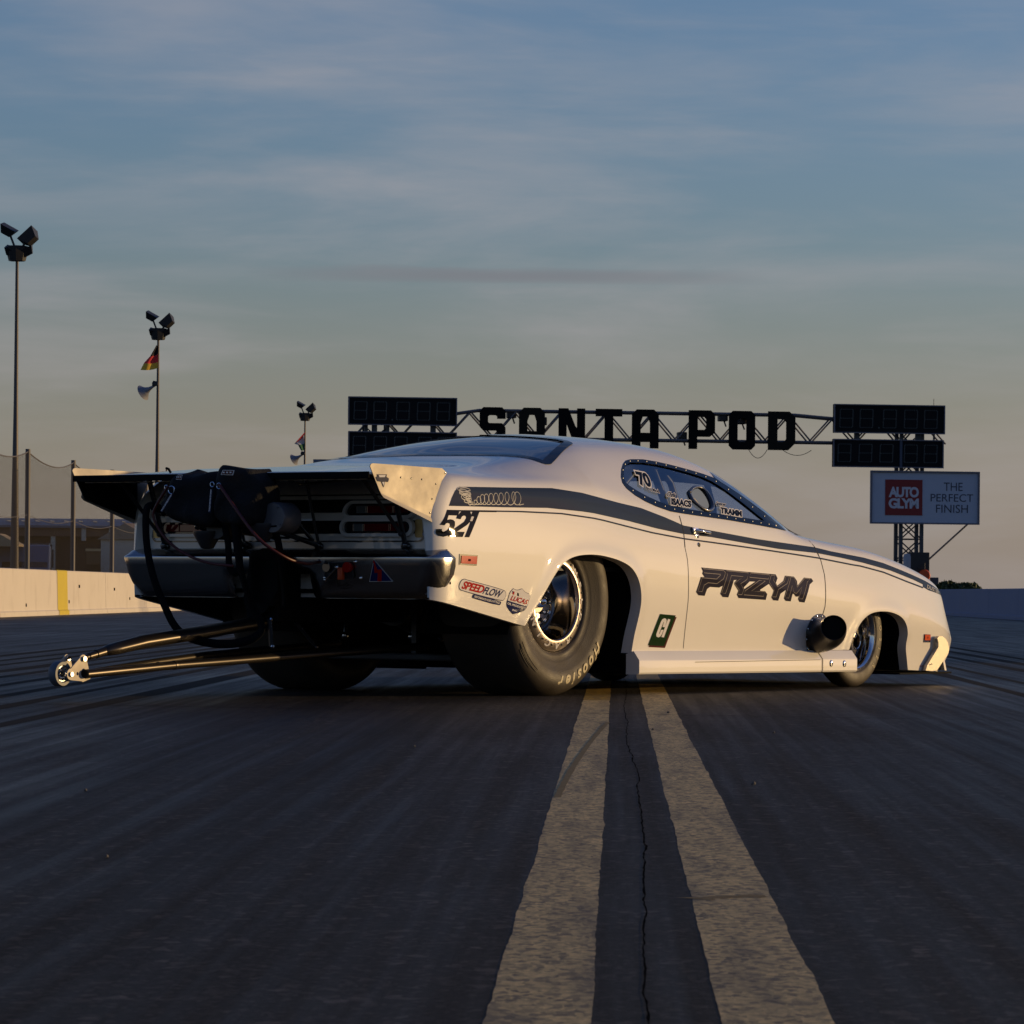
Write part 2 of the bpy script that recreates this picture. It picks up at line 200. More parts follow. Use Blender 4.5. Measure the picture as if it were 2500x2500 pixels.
DEC={'stripe':[(-0.9952,0.9003),(-0.9662,0.939),(-0.9323,0.9724),(-0.8922,0.9926),(-0.6963,0.9962),(-0.5099,0.9995),(-0.1214,1.0074),(0.1387,0.9916),(0.4523,0.9533),(0.6758,0.9301),(0.8825,0.8894),(1.0566,0.8494),(1.313,0.8291),(1.7668,0.7924),(1.9876,0.7799),(2.3869,0.7587),(2.569,0.7393),(2.922,0.7104),(3.1494,0.6826),(3.4165,0.634),(3.6578,0.5876),(3.8345,0.5468),(4.1338,0.484),(3.6807,0.5331),(3.6012,0.5526),(3.6083,0.5672),(3.4899,0.5922),(3.216,0.6413),(2.9034,0.681),(2.6702,0.705),(2.4042,0.727),(1.9725,0.7439),(1.7542,0.76),(1.3005,0.7952),(1.037,0.8063),(0.7961,0.8288),(0.5336,0.8615),(0.2129,0.893),(0.1054,0.8992),(-0.196,0.9095),(-0.5423,0.9041)],'thin':[(-1.0102,0.8809),(-0.7677,0.8855),(-0.4311,0.8903),(-0.0825,0.8884),(0.2054,0.8717),(0.283,0.8643),(0.7386,0.811),(1.0378,0.7857),(1.2923,0.7719),(1.8697,0.7381),(1.9676,0.7319),(2.4029,0.705),(2.7762,0.6728),(2.8631,0.6671),(3.1214,0.6359),(3.3883,0.5871),(3.6012,0.5526),(3.5969,0.5443),(3.3843,0.5788),(3.1175,0.6277),(2.8593,0.6589),(2.7724,0.6647),(2.3993,0.697),(1.9644,0.7241),(1.8667,0.7303),(1.2897,0.7643),(1.0353,0.7781),(0.7359,0.8036),(0.2804,0.857),(0.2029,0.8644),(-0.0845,0.8812),(-0.4326,0.8832),(-0.769,0.8786),(-1.0111,0.874)],'win_out':[(2.1383,0.8427),(1.9731,0.8544),(1.7806,0.8688),(1.502,0.888),(1.2286,0.9023),(1.0498,0.9127),(0.9616,0.9192),(0.8381,0.9409),(0.7464,0.9646),(0.6737,0.9933),(0.631,1.026),(0.6277,1.0532),(0.6652,1.0874),(0.7365,1.1277),(0.8086,1.1588),(0.8713,1.1778),(0.9329,1.1862),(1.0578,1.1901),(1.1818,1.1822),(1.3012,1.1697),(1.4601,1.1489),(1.5848,1.1308),(1.6765,1.114),(1.6954,1.1007),(1.7825,1.0552),(1.8774,1.0083),(1.9566,0.9531),(2.0628,0.8984)],'win_in':[(1.9093,0.8916),(1.8095,0.8964),(1.5276,0.9138),(1.2541,0.9293),(1.0759,0.941),(1.006,0.9469),(0.8864,0.9682),(0.8,0.992),(0.7288,1.0184),(0.6813,1.043),(0.6665,1.0591),(0.69,1.0882),(0.7534,1.1235),(0.8111,1.1469),(0.8654,1.1617),(0.9091,1.168),(1.0239,1.171),(1.1508,1.1646),(1.2715,1.1525),(1.4285,1.1307),(1.5392,1.1121),(1.6108,1.0922),(1.6643,1.0666),(1.7289,1.0265),(1.7825,0.9909),(1.8344,0.9527),(1.876,0.9215),(1.9026,0.9024)],'hole':[(1.2755,1.0239),(1.3318,1.0449),(1.384,1.0551),(1.4404,1.0538),(1.4623,1.0339),(1.4629,1.0047),(1.4487,0.9703),(1.4178,0.9452),(1.3629,0.9319),(1.3219,0.9381),(1.2863,0.9566),(1.2645,0.9778),(1.2582,0.9993)],'w70':[(0.7648,1.0525),(0.9372,1.0576),(0.891,1.1328)],'chris':[(1.0055,0.9974),(1.0889,0.9939),(1.0455,1.0224)],'isaacs':[(0.9983,0.9543),(1.192,0.9437),(1.0394,0.9912)],'spencer':[(1.4645,0.9609),(1.564,0.956),(1.4989,0.9837)],'tramm':[(1.4724,0.9213),(1.6834,0.9065),(1.5058,0.9546)],'door':[(1.0353,0.899),(1.0421,0.8095),(1.0307,0.7385),(1.0389,0.6783),(1.0377,0.564),(1.043,0.4683),(1.0395,0.3558),(1.04,0.2516),(1.041,0.2245),(1.0745,0.1846),(1.5669,0.1718),(1.9759,0.1616),(2.3487,0.1603),(2.333,0.2572),(2.3813,0.3936),(2.4051,0.4398),(2.4153,0.5257),(2.4298,0.6117),(2.4221,0.6909),(2.3942,0.7522),(2.3896,0.7985)],'przym_dark':[[(1.1635,0.6375),(1.3944,0.6281),(1.6268,0.6185),(1.8951,0.6089),(1.911,0.5883),(1.8903,0.5639),(1.9021,0.5485),(1.9698,0.5749),(1.9932,0.6029),(2.087,0.5984),(2.1131,0.576),(2.1149,0.5498),(2.1966,0.5941),(2.275,0.5905),(2.2906,0.5755),(2.2475,0.5577),(2.1851,0.461),(2.1333,0.4644),(2.1164,0.48),(2.1283,0.4993),(2.1146,0.4923),(2.094,0.4922),(2.0732,0.506),(2.0595,0.5077),(2.041,0.4669),(1.9902,0.4692),(1.971,0.483),(1.9918,0.5282),(1.9344,0.5071),(1.9136,0.4699),(1.8639,0.4722),(1.8441,0.4877),(1.8678,0.5223),(1.8197,0.5583),(1.7296,0.5267),(1.7296,0.5216),(1.7788,0.5194),(1.801,0.5047),(1.7883,0.4737),(1.5221,0.4823),(1.5025,0.4999),(1.516,0.5204),(1.4771,0.5525),(1.4774,0.5627),(1.5007,0.5765),(1.4716,0.5745),(1.4198,0.4853),(1.3658,0.4874),(1.3421,0.5042),(1.3654,0.546),(1.3277,0.5356),(1.2395,0.5384),(1.2131,0.5271),(1.1929,0.4924),(1.1368,0.4948),(1.1116,0.5121),(1.1554,0.5888),(1.1898,0.5891),(1.1703,0.6057),(1.1768,0.6192)],[(1.5671,0.5377),(1.6265,0.5689),(1.6853,0.5686),(1.5736,0.5292)]],'przym_face':[[(1.1771,0.631),(1.3744,0.6235),(1.3923,0.6146),(1.3839,0.5992),(1.3695,0.5805),(1.3053,0.5557),(1.2203,0.5598),(1.183,0.5471),(1.1661,0.5134),(1.1244,0.5149),(1.1646,0.5849),(1.3028,0.5793),(1.3445,0.6006),(1.3429,0.6039),(1.1883,0.6099)],[(1.4032,0.6231),(1.6194,0.614),(1.5981,0.5789),(1.535,0.5563),(1.566,0.5258),(1.5506,0.5001),(1.5107,0.5016),(1.5223,0.5238),(1.4822,0.5542),(1.4838,0.5627),(1.564,0.594),(1.4481,0.5988),(1.3894,0.5055),(1.3513,0.5077),(1.4115,0.6046)],[(1.6423,0.6135),(1.8315,0.6056),(1.814,0.583),(1.6275,0.5911)],[(1.7222,0.5758),(1.7814,0.5728),(1.6418,0.5194),(1.7743,0.5166),(1.7624,0.4925),(1.5687,0.4995),(1.5803,0.5207)],[(1.8467,0.6043),(1.8836,0.6029),(1.8667,0.5776),(1.9018,0.5433),(1.976,0.5715),(1.9977,0.5987),(2.035,0.597),(2.0053,0.5613),(1.9111,0.5295),(1.8888,0.4896),(1.8478,0.4905),(1.8691,0.5241),(1.8225,0.5669)],[(2.0512,0.5971),(2.0857,0.5939),(2.1069,0.5428),(2.1989,0.5899),(2.2595,0.5876),(2.2224,0.5715),(2.1632,0.4802),(2.1218,0.4818),(2.1598,0.5449),(2.0974,0.5096),(2.0733,0.513),(2.0557,0.5512),(2.0173,0.4842),(1.9754,0.4865)]],'n521':[[(-1.0119,0.882),(-0.6238,0.8847),(-0.6249,0.8791),(-0.7637,0.877),(-0.8561,0.7569),(-0.8911,0.757),(-0.8373,0.8327),(-0.8705,0.8135),(-0.9506,0.7811),(-0.8896,0.7817),(-0.9083,0.7572),(-1.0164,0.7573),(-1.0123,0.7628),(-1.0464,0.7561),(-1.0753,0.7593),(-1.0864,0.7689),(-1.088,0.7787),(-1.084,0.791),(-1.0544,0.7927),(-1.0561,0.7866),(-1.0503,0.7793),(-1.0389,0.7808),(-1.0167,0.7898),(-0.9982,0.8073),(-0.9992,0.8183),(-1.0146,0.8205),(-1.028,0.8178),(-1.0374,0.809),(-1.0653,0.8114),(-1.0385,0.8409)],[(-1.0053,0.8563),(-0.9396,0.8565),(-0.9493,0.8428),(-0.9172,0.8397),(-0.9031,0.8536),(-0.8839,0.8582),(-0.872,0.8543),(-0.8709,0.8469),(-0.8896,0.8292),(-0.9737,0.793),(-0.9625,0.8105),(-0.9609,0.8277),(-0.974,0.8361),(-0.9936,0.8381),(-1.0172,0.8352)],[(-0.9226,0.8759),(-0.9091,0.8757),(-0.9328,0.8616)],[(-0.8375,0.8761),(-0.8216,0.8759),(-0.8319,0.8638)],[(-0.8303,0.8547),(-0.8115,0.8543),(-0.8269,0.8329),(-0.8373,0.8327),(-0.8457,0.8326)]],'marker':[(-0.9337,0.6788),(-0.794,0.6742),(-0.8015,0.6245),(-0.9353,0.628)],'marker_red':[(-0.9216,0.6706),(-0.8007,0.6682),(-0.8043,0.6324),(-0.9258,0.6345)],'holes':[(-1.0289,0.5999),(-0.9758,0.5931),(-1.046,0.5506),(-0.9957,0.5419)],'speed':[(-0.9308,0.5057),(-0.551,0.4535),(-0.8997,0.5651)],'speed_box':[(-0.8947,0.5631),(-0.5791,0.5151),(-0.5574,0.5032),(-0.5548,0.4821),(-0.568,0.4655),(-0.5875,0.4585),(-0.9041,0.5049),(-0.9268,0.5131),(-0.933,0.5278),(-0.9251,0.5471),(-0.9091,0.56)],'speed_t':[(-0.9199,0.5176),(-0.5971,0.4729),(-0.889,0.5533)],'perf_box':[(-0.8138,0.4914),(-0.5917,0.4594),(-0.5902,0.4489),(-0.6023,0.4374),(-0.8189,0.4721),(-0.8246,0.478),(-0.8207,0.4869)],'perf_t':[(-0.816,0.4765),(-0.5998,0.4444),(-0.8107,0.4864)],'lucas':[(-0.5003,0.521),(-0.4815,0.5142),(-0.4558,0.5143),(-0.4282,0.522),(-0.4167,0.5115),(-0.3922,0.501),(-0.3657,0.4966),(-0.3588,0.483),(-0.3688,0.4617),(-0.3802,0.4343),(-0.4053,0.413),(-0.4452,0.4039),(-0.4855,0.3978),(-0.5138,0.4129),(-0.5403,0.434),(-0.5466,0.452),(-0.5361,0.4762),(-0.5266,0.5034)],'lucas_low':[(-0.5421,0.4632),(-0.3829,0.4349),(-0.3912,0.4221),(-0.4077,0.4124),(-0.4452,0.4039),(-0.4855,0.3978),(-0.5138,0.4129),(-0.5403,0.434),(-0.5452,0.449)],'lucas_t':[(-0.5228,0.4648),(-0.3894,0.4434),(-0.5041,0.4869)],'oil_t':[(-0.5421,0.4454),(-0.3934,0.4197),(-0.5399,0.4551)],'inc_t':[(-0.4986,0.4144),(-0.4589,0.4084),(-0.4949,0.4235)],'ci_red':[(0.8049,0.3874),(0.9481,0.3842),(0.8686,0.2281),(0.7168,0.2336)],'ci_green':[(0.792,0.3996),(0.9376,0.3925),(0.8577,0.2371),(0.7098,0.2426)],'ci_c':[(0.8348,0.3784),(0.8495,0.3752),(0.857,0.3669),(0.8554,0.3566),(0.8471,0.3329),(0.8245,0.3342),(0.8326,0.3592),(0.8285,0.3586),(0.7993,0.3003),(0.8041,0.2996),(0.8144,0.3195),(0.8373,0.3201),(0.8256,0.2976),(0.8137,0.2861),(0.7958,0.2817),(0.7787,0.2857),(0.7738,0.2966),(0.7805,0.3132),(0.8042,0.3605),(0.8158,0.3733)],'ci_i':[(0.8673,0.3746),(0.8902,0.372),(0.8474,0.2811),(0.8235,0.2835)],'handle':[(1.1266,0.8358),(1.1761,0.8343),(1.2468,0.8285),(1.2952,0.8231),(1.3024,0.8103),(1.2236,0.8151),(1.1602,0.8159),(1.1259,0.8215)],'fmarker':[(3.5532,0.287),(3.6368,0.2849),(3.6454,0.2399),(3.5609,0.2404)],'fmarker_or':[(3.5607,0.2844),(3.6314,0.2832),(3.6374,0.252),(3.5668,0.2525)],'redtext':[(3.552,0.1049),(3.6216,0.101),(3.5519,0.1135)],'nose_t':[(3.6527,0.5459),(3.8511,0.5121),(3.6668,0.5675)],'coil':[(-0.8398,0.9095),(-0.3942,0.9203),(-0.8265,0.9644)],'funnel':[(-0.9097,0.9795),(-0.8323,0.9841),(-0.9236,0.9618),(-0.8131,0.9598),(-0.912,0.9424),(-0.8168,0.9374),(-0.8903,0.9281),(-0.8419,0.9194)]}
# ---------------- body surface of the race car (car frame: x forward, y left, z up) -------------
def pchip(xk, yk, x):
    xk=np.asarray(xk,float); yk=np.asarray(yk,float); h=np.diff(xk); d=np.diff(yk)/h
    m=np.zeros(len(xk)); m[0]=d[0]; m[-1]=d[-1]
    for i in range(1,len(xk)-1):
        if d[i-1]*d[i]>0:
            w1=2*h[i]+h[i-1]; w2=h[i]+2*h[i-1]; m[i]=(w1+w2)/(w1/d[i-1]+w2/d[i])
    i=np.clip(np.searchsorted(xk,x)-1,0,len(xk)-2); t=(x-xk[i])/h[i]
    return (2*t**3-3*t**2+1)*yk[i]+(t**3-2*t**2+t)*h[i]*m[i]+(-2*t**3+3*t**2)*yk[i+1]+(t**3-t**2)*h[i]*m[i+1]
# x, ya, yc, ys, zs, yr, zr, zc
KEYS=np.array([
(-1.20,.880,.925,.885,1.045,.62,1.070,1.078),
(-0.95,.900,.945,.895,1.052,.64,1.088,1.095),
(-0.50,.905,.950,.895,1.045,.66,1.104,1.115),
( 0.00,.905,.955,.890,1.040,.69,1.165,1.185),
( 0.30,.905,.955,.885,1.010,.67,1.215,1.262),
( 0.60,.905,.950,.880, .970,.62,1.258,1.308),
( 1.00,.905,.945,.880, .925,.60,1.262,1.325),
( 1.40,.905,.945,.880, .895,.615,1.235,1.315),
( 1.75,.905,.945,.878, .872,.65,1.160,1.245),
( 1.95,.905,.945,.876, .856,.68,1.075,1.155),
( 2.15,.905,.943,.872, .835,.72, .965,1.030),
( 2.40,.903,.940,.868, .806,.77, .824, .866),
( 2.60,.900,.938,.864, .787,.77, .802, .832),
( 3.00,.895,.932,.858, .755,.70, .772, .804),
( 3.40,.885,.920,.850, .693,.66, .712, .742),
( 3.70,.868,.900,.835, .628,.62, .642, .668),
( 3.86,.850,.875,.810, .588,.58, .598, .620),
( 3.97,.825,.840,.775, .552,.54, .560, .578),
( 4.06,.790,.795,.715, .505,.50, .512, .528)])
XT=np.arange(-1.3,4.15,.005)
def _sm(v,s):
    k=np.arange(-60,61)*.005; g=np.exp(-.5*(k/s)**2); g/=g.sum()
    p=np.concatenate([v[0]+(v[0]-v[1:61][::-1]), v, v[-1]+(v[-1]-v[-61:-1][::-1])]); return np.convolve(p,g,'valid')
TAB=[_sm(pchip(KEYS[:,0],KEYS[:,i],np.clip(XT,-1.2,4.06)),.05) for i in range(1,8)]
def P(x): return [np.interp(x,XT,t) for t in TAB]
NC=10
_kn=np.concatenate([[0]*3,np.arange(NC-2),[NC-3]*3]).astype(float)
def _basis(u):
    B=np.zeros((NC+3,len(u)))
    for i in range(NC+3):
        B[i]=((u>=_kn[i])&(u<_kn[i+1]))
    B[NC-1]+= (u>=_kn[-1])
    for k in range(1,4):
        N=np.zeros_like(B)
        for i in range(NC+3-k):
            a=_kn[i+k]-_kn[i]; b=_kn[i+k+1]-_kn[i+1]
            t=0
            if a>0: t=t+(u-_kn[i])/a*B[i]
            if b>0: t=t+(_kn[i+k+1]-u)/b*B[i+1]
            N[i]=t
        B=N
    return B[:NC]
NU=161
US=np.linspace(0,NC-3-1e-9,NU); BAS=_basis(US)
def controls(x):
    ya,yc,ys,zs,yr,zr,zc=P(x)
    f=np.clip(zs/.95,0,1)
    g=np.clip((zr-zs-.05)/.15,0,1)      # 1 where there is a greenhouse
    c=[(ya-.010,0*x+.0),(ya,.20*f),(yc,.48*f),(yc-.002,zs-.27),(ys+.028,zs-.11),(ys+.004,zs-.010),
       (ys-.03-(.06)*(1-g),zs+.012+.03*g), (yr+.035*g,zr-.035*g),(yr-.13,zr+.62*(zc-zr)),(0*x,zc)]
    return np.stack([np.stack([a+0*x,b+0*x],-1) for a,b in c],0)   # NC,n,2
def sections(x):
    x=np.atleast_1d(np.asarray(x,float)); C=controls(x)
    S=np.einsum('cu,cnk->nuk',BAS,C)
    # rounding of the tail and nose corners in plan view
    t=np.clip((-1.02-x)/.10,0,1); S[:,:,0]*=(1-.055*(1-np.sqrt(1-t*t)))[:,None]
    return S   # n,NU,(y,z)
_C={}
def Yside(x,z):
    """half width of the body at (x,z) on its side"""
    x=np.atleast_1d(x).astype(float); z=np.atleast_1d(z).astype(float); S=sections(x); out=np.empty(len(x))
    for i in range(len(x)):
        zz=np.maximum.accumulate(S[i,:,1]); out[i]=np.interp(z[i],zz+np.arange(NU)*1e-9,S[i,:,0])
    return out
def Ztop(x,y):
    x=np.atleast_1d(x).astype(float); y=np.abs(np.atleast_1d(y).astype(float)); S=sections(x); out=np.empty(len(x))
    for i in range(len(x)):
        k=NU//2; yy=S[i,k:,0][::-1]; out[i]=np.interp(y[i],np.maximum.accumulate(yy),S[i,k:,1][::-1])
    return out
def rake(x,z):
    """tail leans forward above the lamps"""
    w=np.clip((-.62-x)/.5,0,1); w=w*w*(3-2*w)
    s=np.clip((z-.84)/.2,0,1)
    return x+.13*w*s*s
# ---------------- 2D shapes: text and filled outlines ----------------
def text2d(body,size=1,shear=0,offset=0,align='LEFT',spacing=1,res=4):
    c=bpy.data.curves.new('t','FONT'); c.body=body; c.size=size; c.shear=shear; c.offset=offset; c.align_x=align; c.space_character=spacing; c.resolution_u=res; c.fill_mode='FRONT'
    o=bpy.data.objects.new('t',c); COL.objects.link(o); dg=bpy.context.evaluated_depsgraph_get(); e=o.evaluated_get(dg); me=e.to_mesh()
    V=[(v.co.x,v.co.y) for v in me.vertices]; F=[tuple(p.vertices) for p in me.polygons]; e.to_mesh_clear()
    bpy.data.objects.remove(o); bpy.data.curves.remove(c); return V,F
def fill2d(loops):
    c=bpy.data.curves.new('f','CURVE'); c.dimensions='2D'; c.fill_mode='BOTH'
    for L in loops:
        s=c.splines.new('POLY'); s.points.add(len(L)-1)
        for i,p in enumerate(L): s.points[i].co=(p[0],p[1],0,1)
        s.use_cyclic_u=True
    o=bpy.data.objects.new('f',c); COL.objects.link(o); dg=bpy.context.evaluated_depsgraph_get(); e=o.evaluated_get(dg); me=e.to_mesh()
    V=[(v.co.x,v.co.y) for v in me.vertices]; F=[tuple(p.vertices) for p in me.polygons]; e.to_mesh_clear()
    bpy.data.objects.remove(o); bpy.data.curves.remove(c); return V,F
def bbox(V):
    a=np.array(V); return a.min(0),a.max(0)
def fit_frame(V,O,X,Y):
    """map the bounding box of V onto the parallelogram O, X (baseline end), Y (up end)"""
    lo,hi=bbox(V); w=hi-lo; O,X,Y=map(np.array,(O,X,Y)); r=[]
    for p in V:
        a=(p[0]-lo[0])/w[0]; b=(p[1]-lo[1])/w[1]; r.append(tuple(O+(X-O)*a+(Y-O)*b))
    return r
def ribbon(pts,w,closed=False):
    pts=[np.array(p,float) for p in pts]; n=len(pts); V=[];F=[]
    for i,p in enumerate(pts):
        if closed: d=pts[(i+1)%n]-pts[i-1]
        else: d=pts[min(i+1,n-1)]-pts[max(i-1,0)]
        d=d/ (np.linalg.norm(d)+1e-9); q=np.array((-d[1],d[0]))*w/2; V+=[tuple(p+q),tuple(p-q)]
    for i in range(n if closed else n-1):
        j=(i+1)%n; F.append((2*i,2*i+1,2*j+1,2*j))
    return V,F
def dice(V,F,step):
    bm=bmesh.new(); vs=[bm.verts.new((p[0],p[1],0)) for p in V]
    for f in F:
        try: bm.faces.new([vs[i] for i in f])
        except ValueError: pass
    a=np.array(V); lo,hi=a.min(0),a.max(0)
    for ax in (0,1):
        k=math.floor(lo[ax]/step)+1
        while k*step<hi[ax]:
            co=[0,0,0]; co[ax]=k*step; no=[0,0,0]; no[ax]=1
            bmesh.ops.bisect_plane(bm,geom=list(bm.verts)+list(bm.edges)+list(bm.faces),plane_co=co,plane_no=no,dist=1e-7); k+=1
    bm.verts.index_update(); V2=[(v.co.x,v.co.y) for v in bm.verts]; F2=[[v.index for v in f.verts] for f in bm.faces]; bm.free(); return V2,F2
def unrake(x,z):
    q=x.copy()
    for _ in range(6): q=x-(rake(q,z)-q)
    return q
def arch_bump(x,z): return 0*x
def sideY(x,z):
    x=np.asarray(x,float); z=np.asarray(z,float); return Yside(unrake(x,z),z)+flare(x,z)
def drape(name,V,F,m,parent,off=.002,step=.04,side=-1,th=0):
    V,F=dice(V,F,step); a=np.array(V); y=sideY(a[:,0],a[:,1])+off
    P3=[(a[i,0],side*y[i],a[i,1]) for i in range(len(a))]
    # faces looking outwards
    F2=[]
    for f in F:
        p=[a[i] for i in f]; ar=sum(p[i][0]*p[(i+1)%len(p)][1]-p[(i+1)%len(p)][0]*p[i][1] for i in range(len(p)))
        F2.append(tuple(f) if (ar>0)==(side<0) else tuple(reversed(f)))
    o=mobj(name,P3,F2,m,parent,True); return o
# ---------------- the car ----------------
THETA=math.radians(35.4)
CU=Vector((math.sin(THETA),math.cos(THETA),0)); CV=Vector((-math.cos(THETA),math.sin(THETA),0))
CO=Vector(((1368-1250)/9187*18.3,18.3,0))+CV*.87
car=empty('race_car',CO,math.radians(90-35.4))
props(car,'white drag racing coupe with dark side stripes, parachute packs and a wheelie bar','race car')
REAR_ARCH=[(-.39,.342),(-.327,.417),(-.283,.467),(-.239,.517),(-.185,.580),(-.128,.632),(-.061,.667),(.02,.684),(.111,.690),(.19,.689),(.250,.684),(.37,.668),(.475,.640),(.532,.602),(.572,.552),(.592,.495),(.596,.440),(.580,.360),(.562,.290),(.553,.205)]
FRONT_ARCH=[(2.700,.205),(2.72,.262),(2.746,.300),(2.790,.355),(2.86,.395),(2.939,.412),(3.03,.416),(3.116,.412),(3.20,.398),(3.27,.375),(3.32,.335),(3.343,.29),(3.353,.215),(3.385,.150),(3.412,.087)]
def densify(pts,step):
    r=[]
    for a,b in zip(pts[:-1],pts[1:]):
        a=np.array(a);b=np.array(b); n=max(1,int(np.ceil(np.linalg.norm(b-a)/step)))
        for k in range(n): r.append(a+(b-a)*k/n)
    r.append(np.array(pts[-1])); return r
def smooth_poly(pts,it=2):
    p=[np.array(q,float) for q in pts]
    for _ in range(it):
        q=[p[0]]
        for a,b in zip(p[:-1],p[1:]): q+= [a*.75+b*.25,a*.25+b*.75]
        q.append(p[-1]); p=q
    return p
RA=smooth_poly(REAR_ARCH); FA=smooth_poly(FRONT_ARCH)
_fl=np.array(RA[2:-2]+FA[2:-14])
def flare(x,z):
    x=np.atleast_1d(x);z=np.atleast_1d(z); out=np.zeros(len(x))
    for i in range(0,len(x),4000):
        d=np.sqrt((x[i:i+4000,None]-_fl[None,:,0])**2+(z[i:i+4000,None]-_fl[None,:,1])**2).min(1)
        out[i:i+4000]=.010*np.exp(-(d/.05)**2)
    return out
BOT=[(-1.105,.465)]+[tuple(p) for p in RA]+[(2.69,.205)]+[tuple(p) for p in FA[1:]]+[(3.80,.073)]
ST=.014
bot=np.array(densify(BOT,ST)); ncol=len(bot)
# nominal x of every column
kx=[-1.105,-.39,-.1,.111,.45,.596,.9,2.3,2.69,2.85,3.03,3.25,3.40,3.80]; kn=[-1.12,-.55,-.20,.111,.45,.72,.95,2.28,2.60,2.80,3.03,3.24,3.48,4.06]
arc=np.concatenate([[0],np.cumsum(np.linalg.norm(np.diff(bot,axis=0),axis=1))])
def arc_at(x,lo=0,hi=None):
    i=np.argmin(np.abs(bot[:,0]-x)); return arc[i]
i_top=int(np.argmax(np.where(bot[:,0]<1,bot[:,1],0))); i_ftop=int(np.argmax(np.where(bot[:,0]>2.5,bot[:,1],0)))
i_r0=int(np.argmin(np.hypot(bot[:,0]+.39,bot[:,1]-.342))); i_r1=int(np.argmin(np.hypot(bot[:,0]-.553,bot[:,1]-.205)))
i_f0=int(np.argmin(np.hypot(bot[:,0]-2.70,bot[:,1]-.205))); i_f1=int(np.argmin(np.hypot(bot[:,0]-3.412,bot[:,1]-.087)))
i_q1=int(np.argmin(np.hypot(bot[:,0]-.532,bot[:,1]-.602))); i_q2=int(np.argmin(np.hypot(bot[:,0]-.592,bot[:,1]-.495)))
xn=np.interp(arc,[0,arc[i_r0],arc[i_top],arc[i_q1],arc[i_q2],arc[i_r1],arc[i_f0],arc[i_ftop],arc[i_f1],arc[-1]],[-1.12,-.56,.12,.575,.715,.93,2.58,3.05,3.56,4.06])
k9=np.exp(-.5*(np.arange(-12,13)/5.)**2); k9/=k9.sum()
xs_=np.convolve(np.concatenate([xn[0]-(xn[1:13]-xn[0])[::-1],xn,xn[-1]+(xn[-1]-xn[-13:-1])[::-1]]),k9,'valid'); xn=xs_; xn=xn-(xn[0]+1.12); xn=-1.12+(xn+1.12)*(4.06+1.12)/(xn[-1]+1.12)
N1,N2=44,64
SEC=sections(xn); zsv=P(xn)[3]; zmid=zsv-.20
X=np.zeros((ncol,N1+N2+1));Y=X.copy();Z=X.copy()
for j in range(N1+1):
    s=j/N1; e=1-(1-s)**2
    X[:,j]=bot[:,0]+(xn-bot[:,0])*e; Z[:,j]=bot[:,1]+(zmid-bot[:,1])*s
fx=X[:,:N1+1].ravel(); fz=Z[:,:N1+1].ravel()
Y[:,:N1+1]=(Yside(fx,fz)+flare(fx,fz)).reshape(ncol,N1+1)
for i in range(ncol):
    zc=np.maximum.accumulate(SEC[i,:,1]); u0=np.interp(zmid[i],zc[:NU*2//3]+np.arange(NU*2//3)*1e-9,np.arange(NU*2//3))
    uu=u0+(NU-1-u0)*(np.arange(1,N2+1)/N2)
    Y[i,N1+1:]=np.interp(uu,np.arange(NU),SEC[i,:,0]); Z[i,N1+1:]=np.interp(uu,np.arange(NU),SEC[i,:,1]); X[i,N1+1:]=xn[i]
fl=flare(X[:,N1+1:].ravel(),Z[:,N1+1:].ravel()).reshape(ncol,N2); m_=(Z[:,N1+1:]<zsv[:,None]-.05); Y[:,N1+1:]+=fl*m_
X=rake(X,Z)
NR=N1+N2+1
def inpoly(px,py,poly):
    poly=np.array(poly); n=len(poly); r=np.zeros(len(px),bool); j=n-1
    for i in range(n):
        a=poly[i];b=poly[j]; c=((a[1]>py)!=(b[1]>py))&(px<(b[0]-a[0])*(py-a[1])/(b[1]-a[1]+1e-12)+a[0]); r^=c; j=i
    return r
# whole skin, both sides: right half rows 0..NR-1 (y<0) then left half mirrored
Pts=[];idx=np.zeros((ncol,2*NR-1),int)
GY=np.concatenate([-Y,Y[:,:-1][:,::-1]],1); GX=np.concatenate([X,X[:,:-1][:,::-1]],1); GZ=np.concatenate([Z,Z[:,:-1][:,::-1]],1)
GY[:,NR-1]=0
M=2*NR-1
G=np.stack([GX,GY,GZ],-1)
# smooth analytic-ish normals
du=np.gradient(G,axis=0); dv=np.gradient(G,axis=1); NRM=np.cross(du,dv); NRM/= (np.linalg.norm(NRM,axis=2,keepdims=True)+1e-12)
if NRM[ncol//2,20,1]>0: NRM=-NRM; FLIP=True
else: FLIP=False
def grid_faces(mask):
    F=[]
    for i,j in zip(*np.nonzero(mask)):
        f=(i*M+j,(i+1)*M+j,(i+1)*M+j+1,i*M+j+1); F.append(f)
    return F
CX_=(G[:-1,:-1]+G[1:,:-1]+G[1:,1:]+G[:-1,1:])/4
cx=CX_[...,0];cy=CX_[...,1];cz=CX_[...,2]
cnr=NRM[:-1,:-1]
WO,WI=DEC['win_out'],DEC['win_in']
def midloop(a,b,t=.5):
    a=np.array(a);b=np.array(b); r=[]
    for p in a: 
        q=b[np.argmin(((b-p)**2).sum(1))]; r.append(p+(q-p)*t)
    return r
WM=midloop(WO,WI,.45)
def rsh(poly): return inpoly(cx.ravel(),cz.ravel(),poly).reshape(cx.shape)
not_top=(np.abs(cy)>.5)
winmask=rsh(WM)&not_top&(np.abs(cy)<.90)&(cz>.80)
winglass=rsh(midloop(WO,WI,.2))&not_top&(cz>.80)
HOLE=smooth_poly(DEC['hole']+[DEC['hole'][0]],1)
holemask=rsh(HOLE)&(cy<0)&not_top
